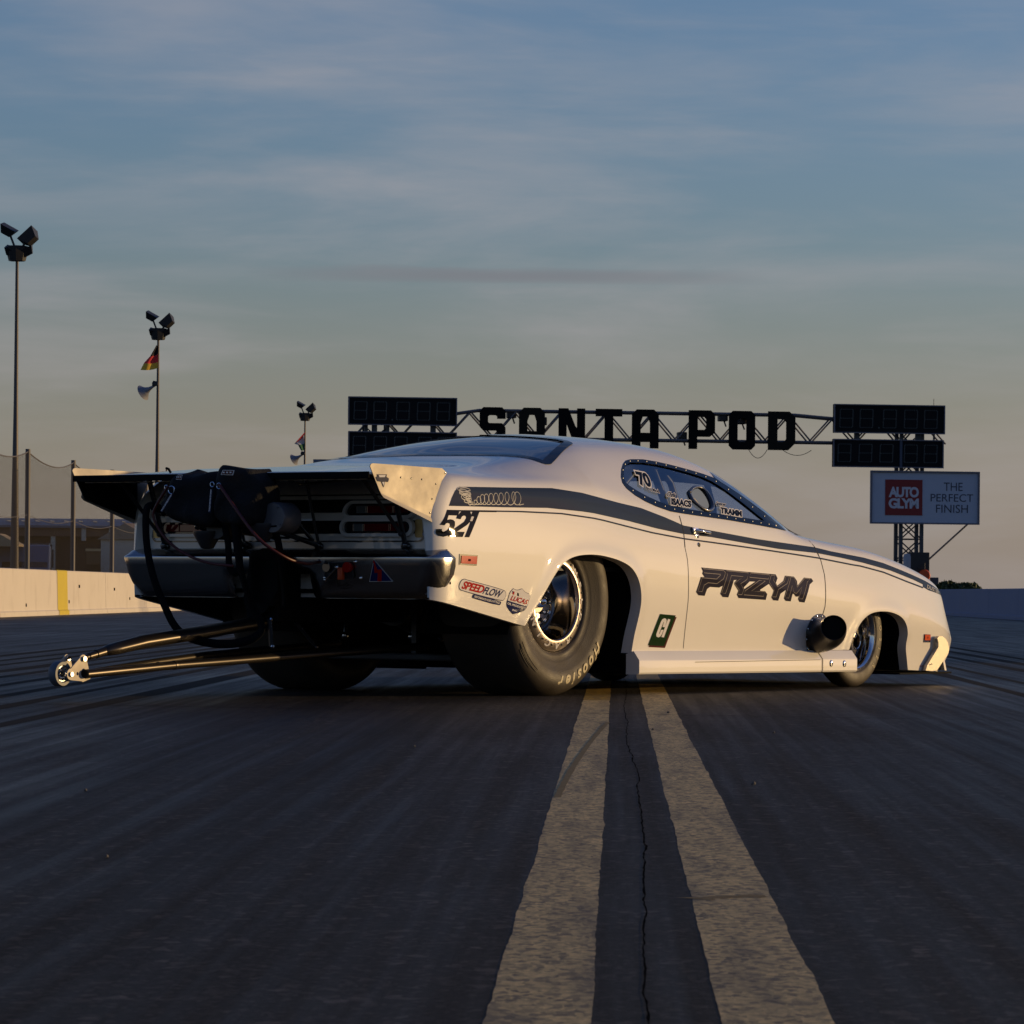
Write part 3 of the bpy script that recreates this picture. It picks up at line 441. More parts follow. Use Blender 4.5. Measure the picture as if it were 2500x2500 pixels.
# rear window and windscreen outlines in plan (x,y)
RW_O=smooth_poly([(.62,0),(.64,.30),(.625,.46),(.58,.545),(.50,.575),(.12,.735),(.065,.745),(.035,.70),(.00,.45),(-.03,.2),(-.035,0)],1); RW_O=RW_O+[np.array((p[0],-p[1])) for p in RW_O[::-1][1:-1]]
WS_O=smooth_poly([(1.83,0),(1.815,.3),(1.80,.50),(1.80,.575),(1.84,.615),(2.36,.775),(2.43,.785),(2.46,.74),(2.50,.5),(2.535,.25),(2.545,0)],1); WS_O=WS_O+[np.array((p[0],-p[1])) for p in WS_O[::-1][1:-1]]
def inset(loop,d):
    n=len(loop); a=np.array(loop); area=.5*np.sum(a[:,0]*np.roll(a[:,1],-1)-np.roll(a[:,0],-1)*a[:,1]); s=1 if area>0 else -1; r=[]
    for i in range(n):
        t=a[(i+1)%n]-a[i-1]; t=t/np.linalg.norm(t); r.append(a[i]+s*d*np.array((-t[1],t[0])))
    return r
top=(cz>.80)&(np.abs(cy)<.80)
def tmask(loop): return inpoly(cx.ravel(),cy.ravel(),loop).reshape(cx.shape)&top
rwm=tmask(inset(RW_O,.022)); rwg=tmask(inset(RW_O,.008)); wsm=tmask(inset(WS_O,.020))&~winmask; wsg=tmask(inset(WS_O,.008))&~winmask
DOOR=DEC['door']+[(2.2,.842),(1.05,.912)]
door_r=rsh(DOOR)&(np.abs(cy)>.6)&(cz<.915)
skin=~(winmask|rwm|wsm)
def skin_part(name,mask,parent,mat_out=PAINT,off=0.,inner=True,two=INNER):
    I=np.array(grid_faces(mask)); 
    if FLIP: I=I[:,::-1]
    used=np.unique(I); mp_=np.zeros(ncol*M,int)-1; mp_[used]=np.arange(len(used)); F=mp_[I]
    Pq=G.reshape(-1,3)[used]; Nq=NRM.reshape(-1,3)[used]; V=Pq+Nq*off; FF=[tuple(f) for f in F]; mi=[0]*len(F); NV=list(Nq)
    if inner:
        n=len(V); V=np.concatenate([V,Pq-Nq*.012]); FF+= [tuple(i+n for i in f[::-1]) for f in F]; mi+=[1]*len(F); NV+=list(-Nq)
    o=mobj(name,V,FF,[mat_out,two],parent,True,mi); o.data.normals_split_custom_set_from_vertices([tuple(map(float,q)) for q in NV]); return o
body=skin_part('body',skin&~door_r,car)
# fix winding check: outward normal must agree with the face winding
def check(o):
    p=o.data.polygons[len(o.data.polygons)//5]; return p
for nm,sd_ in (('door',-1),('door',1)):
    d=skin_part('door',skin&door_r&((cy*sd_)>0),car)
    d['label']='door panel with large lettering' if sd_<0 else 'far side door panel'
    if sd_<0: DOOR_R=d
    else: DOOR_L=d
# glass panes
def pane(mask,parent,m,name='window',off=-.005):
    o=skin_part(name,mask,parent,m,off,inner=False); return o
GR=pane(winglass&(cy<0)&~holemask,car,GLASS,'side_window'); GL=pane(winglass&(cy>0),car,GLASS,'side_window')
GB=pane(rwg,car,RGLASS,'rear_window'); GW=pane(wsg,car,GLASS,'windscreen')
_rv=[None]
def rivet(par,loc,name='rivet',m=None,s=1,key='w'):
    if _rv[0] is None: _rv[0]={}
    k=(key,s)
    if k not in _rv[0]:
        o=MB().sphere((0,0,0),.0058*s,8,sc=(1,.6,1)).build(name,m or CHROME,par,True); _rv[0][k]=o
    else:
        o=_rv[0][k].copy(); COL.objects.link(o); o.name=name
    o.parent=par; o.location=loc; return o
def band(A,B): 
    """strip between two closed loops, paired by arc length"""
    def rs(L,n):
        a=np.array(list(L)+[L[0]]); s=np.concatenate([[0],np.cumsum(np.linalg.norm(np.diff(a,axis=0),axis=1))]); t=np.linspace(0,s[-1],n,endpoint=False); return np.stack([np.interp(t,s,a[:,0]),np.interp(t,s,a[:,1])],1)
    n=220; a=rs(A,n); b=rs(B,1200); V=[];F=[]
    k=int(np.argmin(((b-a[0])**2).sum(1))); last=k
    q=[]
    for i in range(n):
        w=[(last+d)%1200 for d in range(-2,60)]; j=w[int(np.argmin(((b[w]-a[i])**2).sum(1)))]; last=j; q.append(b[j])
    for i in range(n): V+=[tuple(a[i]),tuple((a[i]+q[i])/2),tuple(q[i])]
    for i in range(n):
        j=(i+1)%n; F+=[(3*i,3*i+1,3*j+1,3*j),(3*i+1,3*i+2,3*j+2,3*j+1)]
    return V,F
def orient(V,F,out):
    r=[]
    for f in F:
        a=[Vector(V[i]) for i in f]; c=sum(a,Vector())/len(a); n=Vector()
        for i in range(1,len(a)-1): n+=(a[i]-a[0]).cross(a[i+1]-a[0])
        r.append(tuple(f) if n.dot(out(c))>=0 else tuple(reversed(f)))
    return r
for sd_,pr in ((-1,GR),(1,GL)):
    V,F=band(WO,WI); a=np.array(V); y=sideY(a[:,0],a[:,1])+.003
    V3=[(a[i,0],sd_*y[i],a[i,1]) for i in range(len(a))]; F=orient(V3,F,lambda c:Vector((0,sd_,.3)))
    mobj('window_border',V3,F,TRIM,pr,True)
    mb=MB(); L=midloop(WO,WI,.5); a=np.array(L+[L[0]]); s=np.concatenate([[0],np.cumsum(np.linalg.norm(np.diff(a,axis=0),axis=1))])
    for t in np.arange(0,s[-1],.085):
        x=np.interp(t,s,a[:,0]); z=np.interp(t,s,a[:,1]); y=sideY([x],[z])[0]+.004
        if sd_<0: rivet(pr,(x,sd_*y,z),'rivet',RIV,.75)
    if sd_<0:
        PL=[np.array(WO[i]) for i in list(range(22,len(WO)))]+[np.array(WO[0])]
    pil=[q+np.array((.020,.016)) for q in PL]; V,F=ribbon(smooth_poly(pil,1),.040); drape('windscreen_pillar_trim',V,F,BLKG,pr,.004,side=sd_)
def topz(a): return Ztop(a[:,0],np.abs(a[:,1]))
for LO,pr,w in ((RW_O,GB,.045),(WS_O,GW,.04)):
    V,F=band(LO,inset(LO,w)); a=np.array(V); z=topz(a)+.0035; V3=[(a[i,0],a[i,1],z[i]) for i in range(len(a))]
    mobj('window_border',V3,orient(V3,F,lambda c:Vector((0,0,1))),TRIM if w>.042 else BLKG,pr,True)
# arch lips, panel edges turned inwards
def lip(path,w,name,sd_,m=PAINT):
    a=np.array(path); y=Yside(a[:,0],a[:,1])+flare(a[:,0],a[:,1]); V=[];F=[]; n=len(a)
    for i in range(n):
        V+=[(a[i,0],sd_*y[i],a[i,1]),(a[i,0],sd_*(y[i]-.006),a[i,1]),(a[i,0],sd_*(y[i]-w),a[i,1])]
    for i in range(n-1): 
        for k in range(2): F.append((3*i+k,3*i+k+1,3*i+4+k,3*i+3+k))
    return mobj(name,V,F,m,car,True)
for sd_ in (-1,1):
    lip(RA,.062,'wheel_arch_lip',sd_); lip(FA,.055,'wheel_arch_lip',sd_)
    lip(densify([(-1.105,.465),(-.39,.342)],.05),.03,'quarter_panel_edge',sd_); lip(densify([(3.412,.087),(3.80,.073)],.05),.05,'front_panel_edge',sd_)
# wheel tubs
def tub(path,sd_,y0,y1,name):
    a=np.array(path); c=a.mean(0); V=[];F=[]; n=len(a)
    for i in range(n):
        q=a[i]; V+=[(q[0],sd_*y0,q[1]),(q[0],sd_*y1,q[1])]
    F=[(2*i,2*i+1,2*i+3,2*i+2) for i in range(n-1)]; F.append(tuple(2*i+1 for i in range(n)))
    return mobj(name,V,F,BLACK,car,False)
for sd_ in (-1,1):
    up=[(-.46,.30)]+[(p[0]*1.0+(.03 if p[0]>.3 else -.03),p[1]+.10) for p in RA[2:-3]]+[(.60,.10)]
    tub(up,sd_,.885,.385,'wheel_tub')
    up=[(2.55,.10),(2.60,.45),(2.75,.56),(3.1,.58),(3.36,.50),(3.41,.30),(3.43,.09)]
    tub(up,sd_,.86,.56,'wheel_tub')
# side skirts
for sd_ in (-1,1):
    for (xa,xb) in ((.548,2.335),(2.352,2.712)):
        prof=[(.925,.215),(.958,.172),(.960,.165),(.960,.108),(.955,.100),(.88,.098),(.88,.20)]
        xs=np.linspace(xa,xb,14); V=[];F=[]; k=len(prof)
        for x in xs:
            dz=-.012*(x-.55)/2.1
            for y,z in prof:
                e=0
                if xa<1: e=.012*np.clip((.62-x)/.07,0,1)
                V.append((x,sd_*(y+e),z+dz))
        for i in range(len(xs)-1):
            for j in range(k): F.append((i*k+j,i*k+(j+1)%k,(i+1)*k+(j+1)%k,(i+1)*k+j))
        F.append(tuple(range(k))); F.append(tuple((len(xs)-1)*k+j for j in range(k)))
        o=mobj('side_skirt',V,F,PAINT,car,True,None,30)
        bm=bmesh.new(); bm.from_mesh(o.data); bmesh.ops.recalc_face_normals(bm,faces=bm.faces); bm.to_mesh(o.data); bm.free(); o.data.set_sharp_from_angle(angle=math.radians(30))
# panel gaps (open shut lines)
DL=DEC['door']
def seam(pts,w=.004,name='shut_line',par=None,off=.0012):
    V,F=ribbon([tuple(p) for p in densify(pts,.03)],w); return drape(name,V,F,SEAM,par or car,off=off)
seam(DL[:9],.0035,par=DOOR_R); seam([(2.333,.205),(2.35,.2572),(2.385,.3936)]+DL[15:][0:0]+[(2.4051,.4398),(2.4153,.5257),(2.4298,.6117),(2.4221,.6909),(2.3942,.7522),(2.372,.79)],.006,par=DOOR_R)
# nose closing panel + splitter + bumper corner
nose=[(G[-1,j,0],G[-1,j,1],G[-1,j,2]) for j in range(M)]
mobj('nose_panel',nose+[(4.03,0,.08)],[(j,j+1,M) for j in range(M-1)]+[(M-1,0,M)],PAINT,car,True)
MB().box((3.64,0,.066),(.60,1.74,.010),bev=.003).build('front_splitter',BLACK,car)
for sd_ in (-1,1):
    mb=MB(); cor=[(3.672,.262),(3.69,.275),(3.725,.275),(3.765,.262),(3.80,.238),(3.822,.200),(3.816,.176),(3.702,.080),(3.574,.082),(3.587,.112),(3.695,.214),(3.690,.240)]
    mb.prism(cor,lambda u,v,w:(u,sd_*(.905+.02*(v-.08)/.2-w),v),.02)
    mb.prism([(.08,.08),(.30,.08),(.30,.27),(.22,.27),(.12,.2)],lambda u,v,w:(3.815+(v-.08)*.02+.12*(u-.08)/.22-w,sd_*(.985-u),v),.02)
    for q in ((3.655,.17),(3.675,.172),(3.615,.115),(3.635,.118)): mb.sphere((q[0],sd_*.912,q[1]),.004,6)
    o=mb.build('front_bumper_corner',SATIN,car); 
    bv=o.modifiers.new('b','BEVEL'); bv.width=.006; bv.segments=3
mb=MB(); ys=np.linspace(-.72,.72,24); prof=[(0,.13),(.03,.14),(.035,.24),(.01,.27),(-.02,.26),(-.02,.13)]; V=[];F=[]
for y in ys:
    for a,z in prof: V.append((4.02+a-.10*(abs(y)/.72)**3,y,z))
for i in range(len(ys)-1):
    for j in range(6): F.append((i*6+j,i*6+(j+1)%6,(i+1)*6+(j+1)%6,(i+1)*6+j))
mb.add(V,F).build('front_bumper',SILVER,car,True)
# belly, firewall, inner floors
mb=MB()
mb.box((1.60,0,.125),(2.10,1.66,.02)); mb.box((3.0,0,.12),(.7,1.0,.02)); mb.box((3.62,0,.12),(.36,1.5,.02))
mb.box((-.70,0,.50),(.74,.74,.02)); mb.box((.62,0,.34),(.03,1.70,.46)); mb.box((-.36,0,.60),(.03,.74,.28))
mb.box((2.42,0,.45),(.03,1.6,.66)); mb.box((-.78,.60,.52),(.60,.60,.02)); mb.box((-.78,-.60,.52),(.60,.60,.02))
mb.box((3.45,0,.35),(.03,1.6,.5))
mb.build('floor_pan',BLACK,car)
MB().box((.9,0,.62),(2.9,1.66,.02)).build('cabin_floor',INNER,car)
# chassis under the tail: axle, ladder bars, shocks
mb=MB(); mb.tube([(0,-.42,.45),(0,.42,.45)],.05,16); mb.sphere((0,0,.45),.16,20); mb.tube([(-.20,0,.45),(.0,0,.45)],.12,18)
for y in (-.22,.22):
    mb.tube([(0,y,.36),(.75,y*.7,.25)],.018); mb.tube([(0,y,.56),(.75,y*.7,.40)],.018)
mb.build('rear_axle',GRY,car,True)
for y in (-.30,.30,-.12):
    mb=MB(); mb.tube([(-.20,y,.28),(-.16,y,.62)],.016,12); mb.tube([(-.19,y,.38),(-.165,y,.60)],.034,14,1); mb.sphere((-.20,y,.28),.024,10); mb.build('shock_absorber',[CHROME,GRY],car,True)
MB().box((-.25,-.05,.18),(.05,.80,.035),bev=.008).box((-.25,-.18,.30),(.03,.03,.24)).build('anti_roll_bar',GRY,car)
# ---- tail panel
XTp=-1.055
def xt(z): return XTp+.10*max(0,(z-.86)/.2)
V=[];F=[]; zs_=np.linspace(.47,1.03,12); yw=[min(.885,Yside([-1.08],[z])[0]-.01) for z in zs_]; ysn=np.linspace(-1,1,25)
for z,w in zip(zs_,yw):
    for y in ysn: V.append((xt(z),y*w,z))
for i in range(11):
    for j in range(24): F.append((i*25+j,i*25+j+1,(i+1)*25+j+1,(i+1)*25+j))
mobj('tail_panel',V,F,PAINT,car,True)
# rolled rear edges of the quarter panels into the tail panel
for sd_ in (-1,1):
    col=G[0,: NR] if sd_<0 else G[0,::-1][:NR]; V=[];F=[]
    k=0
    for p in col:
        if p[2]<.466 : continue
        q=(xt(p[2]),p[1]*.965,p[2]-(.02 if p[2]>1.03 else 0)); V+=[tuple(p),(min(p[0]-.004,p[0]),p[1]*.992,p[2]),q]; k+=1
    F=[(3*i+a,3*i+a+1,3*i+4+a,3*i+3+a) for i in range(k-1) for a in (0,1)]
    mobj('quarter_panel_return',V,F,PAINT,car,True)
def rbox(w,h,r,n=6):
    L=[]
    for cx_,cy_,a0 in ((w/2-r,h/2-r,0),(-w/2+r,h/2-r,90),(-w/2+r,-h/2+r,180),(w/2-r,-h/2+r,270)):
        for i in range(n+1):
            t=math.radians(a0+90*i/n); L.append((cx_+r*math.cos(t),cy_+r*math.sin(t)))
    return L
def tailface(name,loops,yc,zc,off,m,par,th=.0):
    V,F=fill2d(loops); V3=[(xt(zc+v[1])-off,yc-v[0],zc+v[1]) for v in V]
    if th:
        mb=MB(); mb.add(V3,F)
        for L in loops:
            n=len(L); W=[(xt(zc+v)-off,yc-u,zc+v) for u,v in L]+[(xt(zc+v)-off+th,yc-u,zc+v) for u,v in L]; mb.add(W,[(i,(i+1)%n,(i+1)%n+n,i+n) for i in range(n)])
        return mb.build(name,m,par,True,30)
    return mobj(name,V3,F,m,par)
grille=tailface('grille_opening',[rbox(1.52,.062,.02)],0,.902,.004,BLACK,car)
grille=tailface('grille_opening',[rbox(1.60,.062,.02)],0,.802,.004,BLACK,car)
frm=[rbox(1.66,.225,.03),rbox(1.645,.213,.027)]; tailface('tail_frame',frm,0,.845,.006,BLKG,car)
for sd_ in (-1,1):
    for zc_,yc_,w in ((.884,.575,.43),(.800,.565,.43)):
        yy=sd_*yc_
        bz=tailface('light_bezel',[rbox(w,.086,.043),rbox(w-.035,.056,.028)],yy,zc_,.028,PAINT,car,.028)
        tl=tailface('tail_light',[rbox(w-.035,.056,.028)],yy,zc_,.012,BLKG,car)
        c0=yy-sd_*(-.0); inn=-sd_  # lenses: clear section nearest the centre
        def ly(a): return yy+inn*(w/2-.02-a)   # a measured from the inner end
        for a0,a1,m in ((.055,.115,TCLRL),(.120,.27,TREDL),(.275,.36,TREDL)):
            y0,y1=sorted((ly(a0),ly(a1))); h=.036
            MB().box((xt(zc_)-.016,(y0+y1)/2,zc_),(.010,y1-y0,h),bev=.003).build('lens',m,tl)
for y0 in (-.80,.80):
    tailface('side_vent',[rbox(.045,.085,.012)],y0,.795,.0045,BRASS,car)
# ---- rear bumper
rows=[(.702,-1.09,.925),(.698,-1.125,.940),(.690,-1.145,.948),(.672,-1.165,.958),(.663,-1.180,.966),(.657,-1.182,.968),(.62,-1.172,.960),(.58,-1.163,.955),(.54,-1.152,.940),(.505,-1.140,.921),(.485,-1.132,.905),(.472,-1.120,.892),(.466,-1.10,.880),(.470,-1.07,.87)]
def bpath(xr,w,front):
    R=.085; L=[]
    L.append((front,-w)); L.append((-1.03,-w-.002)); 
    for i in range(9):
        t=math.radians(90*i/8); L.append((xr+.02+R-R*math.sin(t),-w+R-R*math.cos(t)) if True else 0)
    return L
V=[];F=[]; half=None
ycols=[-.70,-.55,-.40,-.30,-.24,-.16,-.08,0,.08,.16,.24,.30,.40,.55,.70]
for (z,xr,w) in rows:
    fr=-.985-.10*((.62-z)/.15)**2 if z<.62 else -.985-.05*((z-.62)/.08)**2
    a=bpath(xr,w,fr); mid=[(xr-.012*(1-(y/.85)**2)+.014,y) for y in ycols]
    # keep the face continuous: corner ends at xr+.02
    mid=[(xr+.02-.022*(1-(abs(y)/.88)**2),y) for y in ycols]
    line=a+mid+[(p[0],-p[1]) for p in a[::-1]]; half=len(line)
    V+=[(p[0],p[1],z) for p in line]
for i in range(len(rows)-1):
    for j in range(half-1):
        yc_=(V[i*half+j][1]+V[i*half+j+1][1])/2; zc_=rows[i][0]
        if abs(yc_)<.238 and zc_<.61: continue
        F.append((i*half+j,(i+1)*half+j,(i+1)*half+j+1,i*half+j+1))
F=orient(V,F,lambda c:Vector((c[0]+.8,c[1]*.6,.15*(c[2]-.6))))
bump=mobj('rear_bumper',V,F,SILVER,car,True); md=bump.modifiers.new('s','SOLIDIFY'); md.thickness=.006; md.offset=-1
def bx_(y,z): 
    rr=sorted([(r[0],r[1]) for r in rows[:-1]]); return np.interp(z,[r[0] for r in rr],[r[1] for r in rr])+.02-.022*(1-(abs(y)/.88)**2)
def onbump(name,V,F,m,par,off=.003):
    V3=[(bx_(v[0],v[1])-off,v[0],v[1]) for v in V]; return mobj(name,V3,orient(V3,F,lambda c:Vector((-1,0,0))),m,par)
for (y,z) in ((-.307,.640),(-.517,.638),(-.325,.562),(-.534,.562)): MB().sphere((bx_(y,z)-.002,y,z),.0095,12,sc=(.6,1,1)).build('bolt',CHROME,bump,True)
V,F=fill2d([[(-.417-a,.596+b) for a,b in rbox(.165,.075,.018)]]); kp=onbump('switch_panel',V,F,GRY,bump,.006)
V,F=fill2d([[(-.417-a,.596+b) for a,b in rbox(.172,.082,.02)],[(-.417-a,.596+b) for a,b in rbox(.163,.073,.018)]]); onbump('panel_edge',V,F,SILVER,kp,.008)
MB().tube([(bx_(-.36,.615)+.01,-.36,.612),(bx_(-.36,.615)-.025,-.36,.612)],.022,16).build('socket',BLKG,kp,True)
MB().tube([(bx_(-.475,.615)+.01,-.475,.612),(bx_(-.475,.615)-.02,-.475,.612)],.024,16).build('switch_base',REDI,kp,True)
MB().box((bx_(-.44,.58)-.022,-.440,.582),(.022,.028,.058),bev=.005).build('switch_key',ORNG,kp,True)
MB().tube([(bx_(-.42,.6)-.03,-.425,.612),(bx_(-.35,.56)-.012,-.335,.553)],.005,8).sphere((bx_(-.42,.6)-.03,-.425,.612),.011,10).sphere((bx_(-.35,.56)-.012,-.335,.553),.009,10).build('release_pin',CHROME,kp,True)
tri=[(-.627,.651),(-.582,.545),(-.718,.547)]; V,F=fill2d([tri]); tb=onbump('warning_badge',V,F,WHI,bump,.0030)
def shr(T,s): 
    c=np.mean(np.array(T),0); return [tuple(c+(np.array(p)-c)*s) for p in T]
V,F=fill2d([shr(tri,.93)]); onbump('badge_field',V,F,NAVY,tb,.0045)
V,F=fill2d([[(-.627,.648),(-.634,.632),(-.6315,.632),(-.640,.601),(-.665,.603),(-.654,.547),(-.630,.547),(-.640,.588),(-.622,.585),(-.6245,.632),(-.620,.632)]]); onbump('badge_arrow',V,F,REDI,tb,.0060)
V,F=ribbon([(-.395,.520),(-.396,.538),(-.404,.538),(-.404,.529),(-.398,.528),(-.412,.522),(-.416,.530),(-.422,.522),(-.430,.532),(-.436,.522),(-.443,.540),(-.452,.540),(-.452,.524),(-.444,.522),(-.462,.532),(-.470,.522),(-.484,.528)],.0022); onbump('signature',V,F,BLKI,bump,.003)
V,F=ribbon([(-.405,.514),(-.44,.513),(-.47,.516)],.0018); onbump('signature',V,F,BLKI,bump,.003)
# ---- rear spoiler
xe=-1.560; ze=1.040; V=[];F=[]; ysn=np.linspace(-.895,.895,41); nx=10
for i in range(nx+1):
    t=i/nx
    for y in (ysn*(.90+.10*min(1,t*3))):
        z0=Ztop([-.80],[abs(y)])[0]+.0045; zA=min(z0,1.10); x=-.90+(xe+.90)*t
        zz_=zA*(1-t)+(ze+.006*(1-(y/.895)**2))*t+ .012*math.sin(math.pi*t)*0
        V.append((x,y,zz_))
V=[(x,y,(Ztop([x],[abs(y)])[0]+.0015 if i<2*41 else z)) for i,(x,y,z) in enumerate(V)]
n=41
for i in range(nx):
    for j in range(n-1): F.append((i*n+j,i*n+j+1,(i+1)*n+j+1,(i+1)*n+j))
sp=mobj('rear_spoiler',V,F,[PAINT,BLACK],car,True); md=sp.modifiers.new('s','SOLIDIFY'); md.thickness=.010; md.offset=-1; md.material_offset=1
if sp.data.polygons[50].normal.z<0: sp.data.flip_normals()
MB().box((xe-.004,0,ze-.012),(.006,1.79,.030),bev=.002).build('spoiler_lip',BLACK,sp)
mb=MB(); mb.box((xe+.055,0,ze-.030),(.050,1.70,.004))
for y in np.arange(-.74,.8,.085): mb.lathe([(0,-.002),(.013,-.002),(.013,.002),(0,.002)],14,'Z',(xe+.050,y,ze-.034),1)
mb.build('spoiler_bracket',[ALU,BLACK],sp)
EP=[(-1.500,1.066),(-1.494,1.076),(-1.481,1.080),(-1.2,1.077),(-.953,1.074),(-.915,1.054),(-.955,1.015),(-1.000,.935),(-1.030,.843),(-1.415,.945),(-1.428,.958),(-1.47,1.02)]
em=DEC_EMB=[(-1.451,1.031),(-1.377,1.033),(-1.381,1.022),(-1.361,1.014),(-1.368,.998),(-1.390,1.0),(-1.400,.972),(-1.418,.998),(-1.447,1.0),(-1.460,1.017),(-1.447,1.022)]
for sd_ in (-1,1):
    mb=MB(); mb.prism(EP,lambda u,v,w:(u,sd_*(.898+w),v),.004)
    inn_=[(-1.478,1.030),(-1.03,1.030),(-1.028,.838),(-1.408,.930),(-1.430,.958)]; ci_=MB().prism(inn_,lambda u,v,w:(u,sd_*(.8965-w),v),.001)  # added black sheet: shade below the spoiler put on as colour
    # folded lower flange
    V=[(-1.415,sd_*.902,.946),(-1.030,sd_*.902,.844),(-1.036,sd_*.910,.822),(-1.405,sd_*.910,.926),(-1.428,sd_*.902,.958),(-1.424,sd_*.910,.940)]
    mb.add([Vector(v) for v in V],[(0,1,2,3),(4,0,3,5)])
    mb.V=[(v[0]-.066,v[1],v[2]) for v in mb.V]; ci_.V=[(v[0]-.066,v[1],v[2]) for v in ci_.V]; ep=mb.build('end_plate',ALU,sp); ci_.build('inner_shade_sheet',BLACK,ep)
    bm=bmesh.new(); bm.from_mesh(ep.data); bmesh.ops.recalc_face_normals(bm,faces=bm.faces); bm.to_mesh(ep.data); bm.free()
    for q in ((-1.27,1.022),(-1.19,1.020),(-1.11,1.018),(-.93,1.052),(-1.00,1.0),(-1.03,.93),(-1.045,.865)): rivet(ep,(q[0]-.066,sd_*.9025,q[1]),'rivet',BLKG,.8,'e')
    V,F=fill2d([em]); V3=[(v[0]-.066,sd_*.9045,v[1]) for v in V]; eb=mobj('end_plate_badge',V3,orient(V3,F,lambda c:Vector((0,sd_,0))),GREYI,ep)
    for tri_ in ([(-1.440,1.028),(-1.388,1.030),(-1.394,1.0195),(-1.434,1.018)],[(-1.414,.997),(-1.396,.998),(-1.402,.979)]):
        V,F=fill2d([tri_]); V3=[(v[0]-.066,sd_*.9055,v[1]) for v in V]; mobj('badge_highlight',V3,orient(V3,F,lambda c:Vector((0,sd_,0))),WHI,eb)
# struts between tail and spoiler
def strut(a,b,r=.011,par=car,m=BLKG,name='spoiler_strut'):
    mb=MB(); mb.tube([a,b],r,12); mb.sphere(a,r*1.6,10); mb.sphere(b,r*1.4,10); return mb.build(name,m,par,True)
for sd_ in (-1,1):
    s1=strut((-1.075,sd_*.735,.716),(-1.20,sd_*.735,1.05),.013); strut((-1.115,sd_*.737,.770),(-1.40,sd_*.735,1.015),.009,s1,GRY,'adjuster_rod')
    MB().sphere((-1.070,sd_*.735,.712),.030,16,sc=(.5,1,.6)).build('strut_foot',BLKG,s1,True)
    s2=strut((-1.075,sd_*.22,.716),(-1.46,sd_*.20,.80),.013,car,BLKG,'parachute_mount_strut'); MB().sphere((-1.070,sd_*.22,.712),.028,16,sc=(.5,1,.6)).build('strut_foot',BLKG,s2,True)
    strut((-1.08,sd_*.225,.72),(-1.20,sd_*.235,1.05),.008,s2,BLKG,'support_rod')
    strut((-1.1,sd_*.55,1.03),(-1.45,sd_*.40,.99),.006,sp,GRY,'support_rod')
# ---- parachute packs
def bag(poly,x0,x1,seed,name='parachute_pack'):
    r_=np.random.RandomState(seed); P2=smooth_poly([(a,b) for a,b in poly]+[poly[0]],1)[:-1]; P2=[np.array(p) for p in densify(list(P2)+[P2[0]],.018)][:-1]; c=np.mean(P2,0); n=len(P2); V=[];F=[]
    lay=[(x0,.0),(x0,.55),(x0+.012,.86),(x0+.04,.97),(x0+.10,1.0),(x0+.2,1.01),(x1-.05,.99),(x1-.01,.9),(x1,.6),(x1,0)]
    for x,s in lay:
        for p in P2:
            q=c+(p-c)*s; V.append([x,q[0],q[1]])
    V=np.array(V)
    for k in range(60):
        d=r_.randn(3); d/=np.linalg.norm(d); f=r_.uniform(12,70); ph=r_.uniform(0,6.28); a=.15/f
        w=a*(1.6*np.abs(np.sin(.5*f*(V@d)+ph))-.8 if k%2 else np.sin(f*(V@d)+ph)); V[:,0]+=w*.7; V[:,1]+=w*r_.uniform(-.5,.5); V[:,2]+=w*r_.uniform(-.5,.5)
    for i in range(len(lay)-1):
        for j in range(n): F.append((i*n+j,(i+1)*n+j,(i+1)*n+(j+1)%n,i*n+(j+1)%n))
    o=mobj(name,V,F,CLOTH,car,True)
    bm=bmesh.new(); bm.from_mesh(o.data); bmesh.ops.remove_doubles(bm,verts=bm.verts,dist=1e-4); bmesh.ops.recalc_face_normals(bm,faces=bm.faces); bm.to_mesh(o.data); bm.free(); o.data.shade_smooth()
    s=o.modifiers.new('s','SUBSURF'); s.levels=1; s.render_levels=1; return o
A=[(.268,.887),(.20,.965),(.182,1.02),(.176,1.042),(.150,1.052),(.10,1.048),(.03,1.052),(-.035,1.068),(-.07,1.055),(-.105,1.02),(-.10,.93),(-.095,.80),(.0,.792),(.156,.800),(.243,.835)]
B=[(-.085+(a_+.085)*.74,b_) for a_,b_ in [(-.085,1.04),(-.098,1.064),(-.125,1.078),(-.15,1.074),(-.20,1.070),(-.26,1.068),(-.32,1.066),(-.352,1.070),(-.39,1.045),(-.43,1.010),(-.445,.945),(-.42,.87),(-.395,.81),(-.30,.795),(-.09,.793),(-.075,.92)]]
pa=bag(A,-1.72,-1.515,3); pb=bag(B,-1.725,-1.515,9)
pa['label']='black cloth parachute pack on the left of the pair'; pb['label']='taller black cloth parachute pack nearer the camera'
MB().tube([(-1.70,.165,1.045),(-1.70,.178,1.062),(-1.69,.20,1.066)],.006,8).build('pull_loop',WEB,pa,True)
FX=-1.748
def ring(c,r,par,name='pull_ring'):
    pts=[(c[0],c[1]+r*math.cos(t),c[2]+r*math.sin(t)) for t in np.linspace(0,2*math.pi,22)]; MB().tube(pts,.0028,6,cap=False).build(name,CHROME,par,True)
